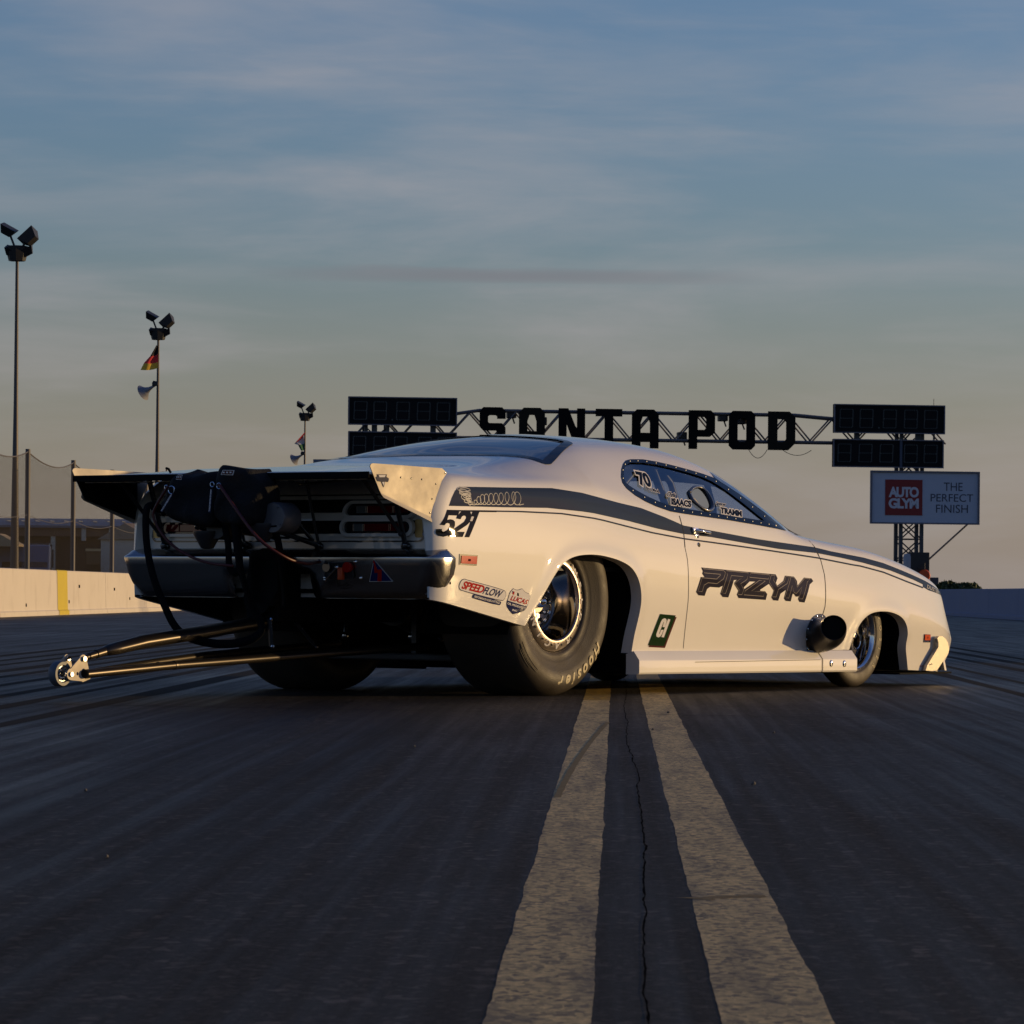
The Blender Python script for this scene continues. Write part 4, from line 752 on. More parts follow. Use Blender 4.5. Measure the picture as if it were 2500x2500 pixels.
def tag(O,T,w,par):
    O=np.array(O);T=np.array(T); d=(T-O); L=np.linalg.norm(d); d/=L; q=np.array((d[1],-d[0])); mk=lambda u,v,o:(FX-o,O[0]+d[0]*u+q[0]*v,O[1]+d[1]*u+q[1]*v)
    V=[mk(0,-w/2,0),mk(L,-w/2,0),mk(L,w/2,0),mk(0,w/2,0)]; t_=mobj('pull_tag',V,[(0,1,2,3)],mat_tag,par)
    md=t_.modifiers.new('s','SOLIDIFY'); md.thickness=.001
    V2,F2=text2d('REMOVE BEFORE FLIGHT',.01,0,.0004); lo,hi=bbox(V2); s=(L*.94)/(hi[0]-lo[0]); sv_=w*.62/(hi[1]-lo[1])
    V3=[mk(L*.03+(v[0]-lo[0])*s,w*.31-(v[1]-lo[1])*sv_,.0015) for v in V2]; mobj('tag_lettering',V3,F2,WHI,t_)
mat_tag=mat('tag_blue_cloth',(.01,.012,.05),.8)
ring((FX,.118,.962),.018,pa); ring((FX,.150,.975),.009,pa); tag((.115,.944),(.180,.862),.013,pa)
ring((FX,-.168,.978),.013,pb); ring((FX,-.128,.985),.011,pb); tag((-.122,.965),(-.112,.858),.013,pb)
for (y,z,w,p_) in ((.075,1.022,.042,pa),(-.215,1.040,.082,pb)):
    q=[(-w/2,-.010),(w/2-.008,-.013),(w/2,.010),(-w/2+.012,.012)]
    V3=[(FX+.004,y-a,z+b) for a,b in q]; lb=mobj('maker_label',V3,orient(V3,[(0,1,2,3)],lambda c:Vector((-1,0,0))),WHI,p_)
    V3=[(FX+.002,y-a*.86,z+b*.78) for a,b in q]; mobj('label_field',V3,orient(V3,[(0,1,2,3)],lambda c:Vector((-1,0,0))),MAROON,lb)
    for k in (-.25,0,.25):
        V3=[(FX+.0005,y-(k+a)*w,z+b) for a,b in ((-.08,-.003),(.06,-.004),(.08,.003),(-.06,.004))]; mobj('label_mark',V3,orient(V3,[(0,1,2,3)],lambda c:Vector((-1,0,0))),WHI,lb)
def curve(name,pts,r,m,par,flat=1,n=10,sm=3,up=(0,0,1)):
    p=smooth_poly(pts,sm) if len(pts)>2 else pts; return MB().tube([tuple(q) for q in p],r,n,flat=flat,up=up).build(name,m,par,True)
curve('release_cable',[(FX-.004,.135,.980),(FX,.215,.888),(FX,.236,.84),(FX+.02,.185,.745),(FX+.04,.085,.670),(FX+.05,-.06,.623),(FX+.08,-.19,.612)],.0065,REDC,pa)
curve('release_cable',[(FX-.004,-.172,.985),(FX-.01,-.29,.857),(FX,-.405,.727),(FX+.1,-.50,.640),(-1.45,-.46,.622),(-1.25,-.33,.633),(-1.20,-.33,.636)],.0075,REDC,pb)
curve('release_cable',[(-1.60,.02,.80),(-1.45,-.02,.77),(-1.3,-.05,.755),(-1.1,-.06,.75)],.006,BLKG,pa)
# straps of webbing
def strap(pts,w,par):
    p=smooth_poly(pts,3); V=[];F=[]
    for i,q in enumerate(p):
        d=np.array(p[min(i+1,len(p)-1)])-np.array(p[max(i-1,0)]); d/=np.linalg.norm(d); a=np.cross((1,0,0),d); a/=np.linalg.norm(a)+1e-9
        V+=[tuple(np.array(q)+a*w/2),tuple(np.array(q)-a*w/2)]
    F=[(2*i,2*i+1,2*i+3,2*i+2) for i in range(len(p)-1)]; o=mobj('webbing_strap',V,F,WEB,par,True); md=o.modifiers.new('s','SOLIDIFY'); md.thickness=.004; return o
strap([(-1.60,.25,.86),(-1.70,.295,.90),(-1.72,.300,.86),(-1.72,.290,.69),(-1.72,.240,.537),(-1.71,.195,.442),(-1.70,.136,.329),(-1.68,.07,.275),(-1.62,-.07,.245),(-1.56,-.20,.262),(-1.50,-.25,.32),(-1.55,-.20,.44),(-1.68,-.24,.60),(-1.70,-.225,.79),(-1.70,-.22,.86)],.040,pa)
strap([(-1.62,-.10,.80),(-1.62,-.125,.70),(-1.62,-.125,.61),(-1.62,-.160,.575),(-1.62,-.195,.60),(-1.62,-.185,.73),(-1.62,-.17,.80)],.036,pa)
strap([(-1.60,-.37,.80),(-1.56,-.375,.72),(-1.50,-.34,.60),(-1.4,-.28,.50),(-1.3,-.2,.42)],.040,pb)
# launcher canisters behind the packs
for (y,z,L,r,p_,m) in ((-.365,.835,.13,.072,pb,CANI),(-.03,.80,.13,.066,pa,GRY)):
    mb=MB(); mb.lathe([(0,0),(r*.93,0),(r,.01),(r,L-.01),(r*.93,L),(0,L)],36,'X',(-1.60,y,z)); 
    for k in range(4): t=.6+k*1.57; mb.sphere((-1.602,y+.8*r*math.cos(t),z+.8*r*math.sin(t)),.005,8)
    mb.build('launcher_canister',m,p_,True)
    mb=MB(); mb.lathe([(.012,-.055),(.030,-.05),(.066,.015),(.066,.03)],30,'Z',(-1.58,y+.07*(1 if y>-.2 else 1),z-.055)); mb.build('mount_cone',GRY,p_,True)
    MB().tube([(-1.55,y-.05,z+.03),(-1.12,y*.6,.74)],.010).build('mount_rod',BLKG,p_,True)
# dark central mount between packs and wheelie bar
mb=MB(); mb.prism([(.085,.46),(.055,.60),(.03,.675),(-.03,.70),(-.09,.70),(-.12,.66),(-.125,.50),(-.05,.40),(.05,.36)],lambda u,v,w:(-1.26+w,u,v),.05); mb.box((-1.15,-.02,.55),(.22,.16,.26),bev=.02); mb.box((-.75,0,.43),(.95,.20,.16),bev=.02)
mb.build('parachute_mount',BLACK,car)
# ---- wheelie bar
wb=empty('wheelie_bar',(-2.5,.05,.12)); wb.parent=car
def W_(p): return (p[0]+2.5,p[1]-.05,p[2]-.12)
mb=MB(); mb.tube([W_((-2.46,.0,.120)),W_((-1.857,-.0,.153)),W_((-1.19,-.10,.187)),W_((-.25,-.25,.235))],.0195,18)
mb.tube([W_((-1.862,0,.153)),W_((-1.850,0,.1535))],.0215,18)
mb.build('lower_bar',BAR,wb,True)
mb=MB(); mb.tube([W_((-2.46,.01,.122)),W_((-1.90,.07,.167)),W_((-1.45,.15,.193)),W_((-.25,.30,.24))],.0185,18); mb.build('lower_bar',BAR,wb,True)
mb=MB(); pts=[(-2.285,.05,.2185),(-2.26,.05,.223),(-2.20,.05,.232),(-2.03,.05,.259),(-1.58,.04,.305),(-1.25,.02,.345),(-.70,0,.44)]; mb.tube([W_(p) for p in pts],[.022,.034,.040,.043,.043,.043,.043],24,flat=.72); mb.build('upper_strut',BAR,wb,True)
mb=MB(); q0=Vector(W_((-2.44,.045,.188)));q1=Vector(W_((-2.275,.05,.220))); mb.tube([q0,q0.lerp(q1,.3),q0.lerp(q1,.301),q0.lerp(q1,.6),q0.lerp(q1,.601),q1],[.009,.013,.016,.017,.020,.021],16); mb.build('threaded_end',BAR,wb,True)
for y in (.012,.108):
    mb=MB(); n=20; L=[]
    for (c,r,a0,a1) in (((-2.545,.120),.026,90,270),((-2.465,.097),.012,230,300),((-2.425,.108),.012,290,420),((-2.465,.185),.022,20,160)):
        for i in range(9): t=math.radians(a0+(a1-a0)*i/8); L.append((c[0]+r*math.cos(t),c[1]+r*math.sin(t)))
    h1=[(-2.462+.017*math.cos(t),.125+.020*math.sin(t)) for t in np.linspace(0,6.28,18)[:-1]]; h2=[(-2.502+.007*math.cos(t),.122+.008*math.sin(t)) for t in np.linspace(0,6.28,14)[:-1]]
    V,F=fill2d([L,h1,h2]); 
    for dy in (0,.006): mb.add([W_((v[0],y+dy,v[1])) for v in V],F)
    for LL in (L,h1,h2):
        k=len(LL); mb.add([W_((p[0],y,p[1])) for p in LL]+[W_((p[0],y+.006,p[1])) for p in LL],[(i,(i+1)%k,(i+1)%k+k,i+k) for i in range(k)])
    br=mb.build('wheel_bracket',ALU,wb)
    MB().tube([W_((-2.545,y-.008,.120)),W_((-2.545,y+.012,.120))],.011,12).build('bolt',CHROME,br,True); MB().tube([W_((-2.462,y-.01,.188)),W_((-2.462,y+.012,.188))],.012,12).build('bolt',CHROME,br,True)
MB().box(W_((-2.44,.06,.115)),(.03,.10,.04),bev=.006).build('cross_tube',ALU,wb)
wh=MB().lathe([(.036,-.018),(.040,-.022),(.053,-.022),(.057,-.016),(.057,.016),(.053,.022),(.040,.022),(.036,.018),(.036,-.018)],40,'Y',W_((-2.565,.060,.122))).build('small_wheel',mat('worn_wheel',(.10,.11,.13),.5,var=.4,vscale=40),wb,True)
mb=MB(); mb.lathe([(.030,-.016),(.036,-.016),(.036,.016),(.030,.016),(.030,-.016)],30,'Y',W_((-2.565,.060,.122))); mb.lathe([(.0,-.014),(.016,-.014),(.016,.014),(0,.014)],18,'Y',W_((-2.565,.060,.122)))
for k in range(11): t=k*2*math.pi/11; mb.tube([W_((-2.565+.025*math.cos(t),.047,.122+.025*math.sin(t))),W_((-2.565+.025*math.cos(t),.073,.122+.025*math.sin(t)))],.0045,8)
mb.build('bearing',CHROME,wh,True)
for (a,b) in (((-1.227,-.05,.364),(-1.213,-.05,.235)),((-1.06,-.05,.372),(-.89,-.06,.235))):
    A_=Vector(W_(a));B_=Vector(W_(b)); mb=MB(); mb.tube([A_,B_],.014,4,flat=.35); 
    for k in range(7): mb.sphere(A_.lerp(B_,.15+.7*k/6)+Vector((0,-.012,0)),.0028,6,1)
    mb.sphere(A_+Vector((0,-.01,0)),.010,8,1); mb.sphere(B_+Vector((0,-.01,0)),.010,8,1); mb.build('link_strut',[GRY,CHROME],wb)
# ---- wheels
def arc_text(body_or_list,R,yface,h,par,m,angs=None,ang0=0,shear=0,wfac=1,step=None,off=.002,name='lettering',bold=.0,c=(0,0),lift=None):
    """letters round a sidewall, tops outwards; angles in degrees from +x, seen from the right side of the car"""
    mb=MB()
    for k,ch in enumerate(body_or_list):
        if ch==' ': continue
        a=angs[k] if angs else ang0-step*k
        V,F=text2d(ch,1,shear,bold,'CENTER'); 
        s=h/.7
        V,F=dice([(v[0]*s*wfac,v[1]*s) for v in V],F,.03); V3=[]
        t=math.radians(a); er=np.array((math.cos(t),math.sin(t))); et=np.array((math.sin(t),-math.cos(t)))
        for v in V:
            p=er*(R+v[1])+et*v[0]; r=math.hypot(*p); V3.append((p[0]+c[0],-(yface(r)+off),p[1]+c[1]))
        mb.add(V3,orient(V3,F,lambda c_:Vector((0,-1,0))))
    return mb.build(name,m,par)
def rear_wheel(px_,side):
    w=empty('rear_wheel',(px_,side*.655,0)); w.parent=car; ZC=.458
    # local: outer face towards -y for the right wheel
    prof=[(.244,-.168),(.252,-.186),(.268,-.190),(.290,-.193),(.294,-.1965),(.300,-.198),(.335,-.219),(.366,-.229),(.396,-.226),(.422,-.212),(.441,-.193),(.453,-.168),(.461,-.14),(.465,-.08),(.466,0)]
    prof=prof+[(r,-a) for r,a in prof[::-1][1:]]
    mb=MB(); mb.lathe(prof,128,'Y',(0,0,ZC)); mb.V=[(v[0]*(1.0+.03*max(0,(.06-v[2])/.06)),v[1]*(1+.03*max(0,(.12-v[2])/.12)),max(v[2],.0)) for v in mb.V]
    ty=mb.build('tyre',RUBBER,w,True,60)
    def yf(r): return -np.interp(r,[p[0] for p in prof[:14]],[p[1] for p in prof[:14]])
    seq=['H','o','o','s','i','e','r']; angs=[-37,-48,-57.5,-66,-73.5,-81,-90.5]
    arc_text(seq,.362,yf,.058,ty,RUBL,angs,shear=.35,wfac=1.0,c=(0,ZC),bold=.03,off=.0035)
    mb=MB()
    for a0,a1,R0,R1 in ((-150,-122,.385,.4),(-146,-130,.405,.412)):
        for RR in (R0,R1):
            pts=[(RR*math.cos(math.radians(a)),-(yf(RR)+.001),ZC+RR*math.sin(math.radians(a))) for a in np.linspace(a0,a1,16)]; mb.tube(pts,.0015,5)
    mb.build('moulded_mark',RUBBER,ty)
    # rim: beadlock ring, barrel, centre
    rm=MB().lathe([(.184,-.178),(.186,-.192),(.192,-.197),(.205,-.197),(.236,-.184),(.243,-.176),(.243,-.165)],128,'Y',(0,0,ZC)).build('rim_ring',RIMR,w,True)
    def yr(r): return np.interp(r,[.192,.205,.236],[.197,.197,.184])
    L=['W','E','L','D','R','A','C','I','N','G']; A_=[45,23,1,-20,-63,-89,-111,-133,-154,-174]
    arc_text(L,.2005,yr,.029,rm,WHI,A_,c=(0,ZC),wfac=1.35,off=.004,bold=.03)
    mb=MB()
    for k in range(16):
        t=math.radians(12+22.5*k); R_=.214; mb.lathe([(0,-.004),(.0045,-.004),(.006,-.001)],10,'Y',(R_*math.cos(t),-.195,ZC+R_*math.sin(t)))
    mb.build('ring_bolt',BLKG,rm)
    MB().lathe([(.184,-.178),(.180,-.170),(.172,-.150),(.160,-.118),(.150,-.095),(.142,-.080),(.138,-.074)],128,'Y',(0,0,ZC)).build('rim_barrel',BLKCHR,w,True)
    ct=MB().lathe([(.140,-.074),(.138,-.086),(.131,-.090),(.124,-.086),(.118,-.072),(.06,-.064),(.054,-.08),(0,-.08)],96,'Y',(0,0,ZC)).build('wheel_centre',RIMM,w,True)
    nut=None
    for k in range(12):
        t=k*math.pi/6; q=(.103*math.cos(t),-.076,ZC+.103*math.sin(t))
        if nut is None: nut=MB().lathe([(.012,0),(.012,-.010),(.008,-.016),(0,-.016)],10,'Y').build('lug_nut',CHROME,ct,True); n_=nut
        else: n_=nut.copy(); COL.objects.link(n_); n_.parent=ct
        n_.location=q
    for k in range(6):
        t=k*math.pi/3+.3; n_=nut.copy(); COL.objects.link(n_); n_.parent=ct; n_.scale=(.8,1,.8); n_.location=(.075*math.cos(t),-.070,ZC+.075*math.sin(t))
    MB().lathe([(.030,-.078),(.030,-.105),(.022,-.118),(.010,-.130),(0,-.133)],24,'Y',(0,0,ZC)).build('spindle_cap',CHROME,ct,True)
    # back face of the wheel
    MB().lathe([(.244,.168),(.235,.172),(.22,.12),(.20,.02),(0,.02)],64,'Y',(0,0,ZC)).build('inner_barrel',RIMM,w,True)
    if side>0: w.rotation_euler=(0,0,math.pi)
    return w
def front_wheel(px_,side):
    w=empty('front_wheel',(px_,side*.79,0)); w.parent=car; ZC=.288
    prof=[(.198,-.046),(.204,-.056),(.215,-.060),(.24,-.064),(.262,-.061),(.276,-.054),(.285,-.043),(.290,-.025),(.291,0)]; prof=prof+[(r,-a) for r,a in prof[::-1][1:]]
    mb=MB(); mb.lathe(prof,96,'Y',(0,0,ZC)); mb.V=[(v[0],v[1],max(v[2],0)) for v in mb.V]; ty=mb.build('tyre',RUBBER,w,True,60)
    def yf(r): return -np.interp(r,[p[0] for p in prof[:8]],[p[1] for p in prof[:8]])
    arc_text(['H','O','O','S','I','E','R'],.232,yf,.026,ty,RUBL,[38,24,8,-7,-19,-32,-46],c=(0,ZC))
    rm=MB().lathe([(.170,-.040),(.176,-.052),(.186,-.058),(.198,-.056),(.203,-.050),(.203,-.04)],96,'Y',(0,0,ZC)).build('rim_ring',CHROME,w,True)
    MB().lathe([(.171,-.042),(.165,-.02),(.160,.02),(.152,.03)],96,'Y',(0,0,ZC)).build('rim_barrel',BLKCHR,w,True)
    outer=[(.153*math.cos(t),.153*math.sin(t)) for t in np.linspace(0,2*math.pi,72)[:-1]]; loops=[outer]; hc=[]
    for k in range(5):
        a=math.radians(-97+72*k); c_=(.092*math.cos(a),.092*math.sin(a)); hc.append(c_); loops.append([(c_[0]+.040*math.cos(t),c_[1]+.040*math.sin(t)) for t in np.linspace(0,2*math.pi,32)[:-1]])
    V,F=fill2d(loops); V3=[(v[0],.004-.018*(1-math.hypot(*v)/.153),ZC+v[1]) for v in V]; ct=mobj('wheel_centre',V3,orient(V3,F,lambda c_:Vector((0,-1,0))),RIMM,w); md=ct.modifiers.new('s','SOLIDIFY'); md.thickness=.012
    mb=MB()
    for c_ in hc:
        pts=[(c_[0]+.041*math.cos(t),-.004,ZC+c_[1]+.041*math.sin(t)) for t in np.linspace(0,2*math.pi,28)]; mb.tube(pts,.0032,6,cap=False)
    mb.build('hole_rim',CHROME,ct,True)
    MB().lathe([(0,-.045),(.022,-.042),(.030,-.02),(.030,0)],24,'Y',(0,0,ZC)).build('hub_cap',CHROME,ct,True)
    MB().lathe([(.03,.028),(.12,.028),(.12,.036),(.03,.036)],48,'Y',(0,0,ZC)).build('brake_disc',BRASS,w,True)
    MB().lathe([(.203,.04),(.198,.05),(.17,.045),(.16,.03)],48,'Y',(0,0,ZC)).build('inner_barrel',RIMM,w,True)
    if side>0: w.rotation_euler=(0,0,math.pi)
    return w
for sd_ in (-1,1): rear_wheel(0,sd_); front_wheel(2.905,sd_)
mb=MB(); mb.tube([(2.905,-.72,.288),(2.905,.72,.288)],.03,12); mb.build('front_axle',GRY,car)
# ---- exhaust outlet on the near side and its twin
for sd_ in (-1,1):
    pts=[(2.345,.86,.283),(2.345,.945,.285),(2.335,.985,.289),(2.310,1.030,.300),(2.275,1.065,.315),(2.235,1.092,.330)]
    rr=[.092,.092,.088,.081,.073,.069]
    ps=smooth_poly(pts,2); 
    def rint(q): return float(np.interp(-q[0]+q[1],[-p[0]+p[1] for p in pts],rr))
    ex=MB().tube([(p[0],sd_*p[1],p[2]) for p in ps],[rint(p) for p in ps],40,cap=False).build('exhaust_pipe',GRY_EX:=mat('exhaust_steel',(.055,.05,.045),.38,metal=.85,var=.2,vscale=14),car,True); md=ex.modifiers.new('s','SOLIDIFY'); md.thickness=.003; md.offset=-1
    ins=MB().tube([(ps[-4][0]*1.0,sd_*ps[-4][1],ps[-4][2]),(ps[-9][0],sd_*ps[-9][1],ps[-9][2])],.06,30); ins.build('exhaust_bore',BLACK,ex,True)
    pl=[(2.225,.31),(2.25,.36),(2.30,.395),(2.37,.405),(2.43,.38),(2.455,.31),(2.45,.25),(2.43,.19),(2.385,.172),(2.31,.172),(2.27,.19),(2.235,.25)]
    V,F=fill2d([smooth_poly(pl+[pl[0]],2)[:-1]]); plt=drape('exhaust_heat_plate',V,F,CHROME,car,off=.004,side=sd_)
    for k in range(12):
        t=k*math.pi/6+.2; x=2.34+.103*math.cos(t); z=.285+.107*math.sin(t); rivet(plt,(x,sd_*(sideY([x],[z])[0]+.006),z))
# ---- cabin: roll cage, seat
cg=empty('roll_cage',(1.3,0,.62)); cg.parent=car
def cb(p): return (p[0]-1.3,p[1],p[2]-.62)
mb=MB()
for s in (-1,1):
    y=.60
    mb.tube([cb((1.15,s*(y-.05),1.16)),cb((1.202,s*y,1.168)),cb((1.355,s*y,.955)),cb((1.46,s*(y+.06),.63))],.022); mb.tube([cb((1.36,s*y,1.142)),cb((1.75,s*y,1.107)),cb((1.889,s*(y+.03),1.06)),cb((2.25,s*(y+.12),.86))],.018)
    mb.tube([cb((1.32,s*(y-.02),1.15)),cb((1.389,s*y,1.08)),cb((1.50,s*y,.90)),cb((1.58,s*y,.63))],.018); mb.tube([cb((1.732,s*y,1.10)),cb((1.81,s*y,.96)),cb((1.86,s*y,.63))],.016)
    mb.tube([cb((.55,s*.5,1.12)),cb((1.15,s*(y-.05),1.16)),cb((1.36,s*(y-.03),1.15))],.02); mb.tube([cb((.45,s*.52,.63)),cb((1.15,s*.55,1.15))],.018)
mb.tube([cb((1.15,-.54,1.16)),cb((1.15,.54,1.16))],.02); mb.tube([cb((1.75,-.6,1.12)),cb((1.75,.6,1.12))],.018); mb.build('cage_tubes',GRY,cg,True)
mb=MB(); mb.box((1.10,.30,.80),(.10,.46,.46),bev=.04); mb.box((1.32,.30,.66),(.44,.46,.10),bev=.04); mb.build('driver_seat',BLACK,car,True)
wm_=(cx>1.80)&(cx<1.99)&wsg
skin_part('windscreen_strip',wm_,GW,BLACK,-.012,inner=False)
mb=MB(); mb.box((2.18,0,.76),(.20,1.4,.18),bev=.04); mb.build('dashboard',BLACK,car)
# ---- vent in the near side window
hl=[tuple(p) for p in HOLE]; a=np.array(hl); y=sideY(a[:,0],a[:,1]); V=[];F=[]; n=len(a); cc=a.mean(0)
for i in range(n):
    d=(a[i]-cc)/np.linalg.norm(a[i]-cc)
    for k,(g,o_) in enumerate(((.012,.001),(.008,.010),(-.002,.013),(-.008,.004),(-.004,-.02))): V.append((a[i,0]+d[0]*g,-(y[i]+o_),a[i,1]+d[1]*g))
for i in range(n):
    for k in range(4): F.append((5*i+k,5*((i+1)%n)+k,5*((i+1)%n)+k+1,5*i+k+1))
vn=mobj('window_vent',V,F,mat('carbon_weave',(.05,.055,.065),.3,coat=1,var=.5,vscale=160),GR,True)
q=[(1.335,.988),(1.345,1.0),(1.362,.995),(1.368,.965),(1.36,.945),(1.34,.955)]; V,F=fill2d([smooth_poly(q+[q[0]],2)[:-1]]); V3=[(v[0],-(sideY([v[0]],[v[1]])[0]-.035),v[1]) for v in V]; mobj('vent_flap',V3,orient(V3,F,lambda c:Vector((0,-1,0))),mat('cream_flap',(.55,.5,.38),.4),vn)
# ---------------- writing and stripes on the body ----------------
def poly_decal(name,loops,m,par=None,off=.002,side=-1,step=.04):
    V,F=fill2d(loops); return drape(name,V,F,m,par or car,off,step,side)
def text_decal(name,body,O,X_,Y_,m,par=None,off=.003,shear=0,bold=0,spacing=1,step=.04):
    V,F=text2d(body,1,shear,bold,spacing=spacing); V=fit_frame(V,O,X_,Y_); return drape(name,V,F,m,par or car,off,step)
for sd_ in (-1,1):
    s=poly_decal('side_stripe',[DEC['stripe']],STRIPE,off=.0016,side=sd_); poly_decal('pin_stripe',[DEC['thin']],STRIPE,s,.0016,sd_)
D=DEC
# stripe is interrupted by the shut lines
SEAM2=[(1.0353,.899),(1.0421,.8095),(1.0307,.7385)]
o=drape('shut_line',*ribbon(SEAM2,.0035),SEAM,DOOR_R,off=.0024); o=drape('shut_line',*ribbon([(2.372,.795),(2.3896,.760),(2.41,.71)],.006),SEAM,DOOR_R,off=.0024)
num=poly_decal('race_number',[D['n521'][0],D['n521'][1]],BLKI,off=.0018)
for k in (2,3,4): poly_decal('number_gap',[D['n521'][k]],WHI,num,off=.0026)
pz=poly_decal('door_lettering',[D['przym_dark'][0],D['przym_dark'][1]],PURP,DOOR_R,off=.0016)
for f in D['przym_face']:
    V,F=ribbon(f,.0030,True); drape('letter_outline',V,F,OUTL,pz,off=.0024)
cs=poly_decal('green_sticker',[D['ci_red']],MAROON,off=.0014); poly_decal('sticker_field',[D['ci_green']],GREEN,cs,.0021); poly_decal('letter',[D['ci_c']],WHI,cs,.0028); poly_decal('letter',[D['ci_i']],WHI,cs,.0028)
def grow(L,d): 
    return [tuple(p) for p in inset(L,-d)]
sb=poly_decal('hose_sticker',[smooth_poly(D['speed_box']+[D['speed_box'][0]],2)[:-1]],NAVY,off=.0016); poly_decal('sticker_field',[[tuple(p) for p in inset(smooth_poly(D['speed_box']+[D['speed_box'][0]],2)[:-1],.003)]],WHI,sb,.0023)
def mix2(O,X_,a): return tuple(np.array(O)*(1-a)+np.array(X_)*a)
O,X_,Y_=map(np.array,D['speed_t']); up=Y_-O; up=up*1.0
text_decal('lettering','SPEED',mix2(O,X_,.01),mix2(O,X_,.53),tuple(O+up),REDI,sb,.003,bold=.035,spacing=.92)
text_decal('lettering','FLOW',mix2(O,X_,.53),mix2(O,X_,.97),tuple(mix2(O,X_,.53)+up*.92),NAVY,sb,.003,bold=.025,spacing=.95)
pf=poly_decal('strapline_tab',[smooth_poly(D['perf_box']+[D['perf_box'][0]],1)[:-1]],NAVY,sb,.0018)
O,X_,Y_=map(np.array,D['perf_t']); text_decal('lettering','PERFORMANCE HOSES & FITTINGS',mix2(O,X_,.03),mix2(O,X_,.97),tuple(mix2(O,X_,.03)+(Y_-O)*1.0),WHI,sb,.003,bold=.02)
LC=smooth_poly(D['lucas']+[D['lucas'][0]],1)[:-1]
lu=poly_decal('shield_sticker',[LC],NAVY,off=.0016); poly_decal('sticker_field',[[tuple(p) for p in inset(LC,.0022)]],WHI,lu,.0022); poly_decal('shield_base',[D['lucas_low']],NAVY,lu,.0027)
O,X_,Y_=D['lucas_t']; text_decal('lettering','LUCAS',O,X_,Y_,REDI,lu,.0034,bold=.03,shear=.0)
O,X_,Y_=D['oil_t']; text_decal('lettering','OIL PRODUCTS',O,X_,Y_,WHI,lu,.0034,bold=.03)
O,X_,Y_=D['inc_t']; text_decal('lettering','INC',O,X_,Y_,WHI,lu,.0034,bold=.03)
poly_decal('flag_mark',[[(-.508,.508),(-.490,.505),(-.492,.490),(-.506,.493)]],REDI,lu,.003); poly_decal('flag_mark',[[(-.508,.508),(-.499,.5065),(-.499,.500),(-.5075,.501)]],NAVY,lu,.0034)
poly_decal('flag_mark',[[(-.468,.500),(-.455,.497),(-.452,.483),(-.466,.486)]],BLKI,lu,.003)
# markers, holes, handle
mk=poly_decal('side_marker_bezel',[D['marker']],CHROME,off=.003); poly_decal('marker_lens',[D['marker_red']],REDL,mk,.006); poly_decal('marker_print',[[(-.872,.656),(-.852,.6555),(-.853,.645),(-.873,.6455)]],MAROON,mk,.0065)
mk=poly_decal('front_marker_bezel',[D['fmarker']],CHROME,off=.003); poly_decal('marker_lens',[D['fmarker_or']],AMBL,mk,.006); poly_decal('marker_print',[[(3.595,.272),(3.604,.272),(3.604,.262),(3.596,.262)]],BLKI,mk,.0065)
for x,z in D['holes']: MB().lathe([(0,0),(.006,0)],10,'Y',(x,-(sideY([x],[z])[0]+.0012),z)).build('drilled_hole',BLKI,car)
hd=[tuple(p) for p in D['handle']]; mb=MB(); yb=sideY([1.2],[.825])[0]
mb.tube([(1.140,-(yb+.004),.827),(1.155,-(yb+.018),.826),(1.21,-(yb+.024),.8215),(1.27,-(yb+.018),.816),(1.288,-(yb+.004),.8145)],[.011,.010,.009,.010,.011],12,flat=.8)
mb.box((1.150,-(yb+.006),.824),(.05,.016,.034),bev=.006); mb.box((1.165,-(yb+.004),.797),(.036,.012,.022),bev=.004); mb.build('door_handle',CHROME,DOOR_R,True,45)
mb=MB(); x,z=1.17,.752; mb.lathe([(0,-.003),(.011,-.003),(.013,0)],16,'Y',(x,-sideY([x],[z])[0],z)); mb.build('door_lock',CHROME,DOOR_R)
V,F=text2d('aaaaaa',1,.3,.0); rt=fit_frame(V,D['redtext'][0],D['redtext'][1],D['redtext'][2])
V,F=ribbon([(3.552+.070*i/16,.1065+.004*math.sin(i*2.1)) for i in range(17)],.003); drape('red_script',V,F,REDI,car,off=.002)
for (x,z) in ((2.435,.135),(2.575,.132)): MB().sphere((x,-.962,z),.016,14,sc=(1,.25,1.15)).build('skirt_fastener',CHROME,car,True)
# dust swirl: loose funnel scribble and growing loops on the broad stripe
V=[]; O=np.array(D['coil'][0]);X_=np.array(D['coil'][1])-O;Y_=np.array(D['coil'][2])-O
pts=[]; n=11
cen=[(.015,.10,.10),(.085,.12,.14),(.145,.26,.26),(.205,.44,.42),(.27,.45,.44),(.35,.48,.47),(.44,.50,.50),(.53,.50,.50),(.63,.52,.52),(.75,.55,.58),(.88,.54,.57)]
for k in range(n):
    c0=cen[k]; c1=cen[min(k+1,n-1)]
    for i in range(24):
        f=i/24; t=-math.pi/2+2*math.pi*f; c=(c0[0]+(c1[0]-c0[0])*f,c0[1]+(c1[1]-c0[1])*f,c0[2]+(c1[2]-c0[2])*f)
        pts.append(tuple(O+X_*(c[0]+.060*(.4+c[2])*math.cos(t)*1.15)+Y_*(c[1]+c[2]*math.sin(t)-.0)))
pts+= [tuple(O+X_*.93+Y_*-.02),tuple(O+X_*1.0+Y_*.05)]
sw=drape('loop_drawing',*ribbon(pts,.0028),OUTL2:=mat('pale_ink',(.36,.35,.34),.4),car,off=.0028)
pts=[]; r_=np.random.RandomState(5)
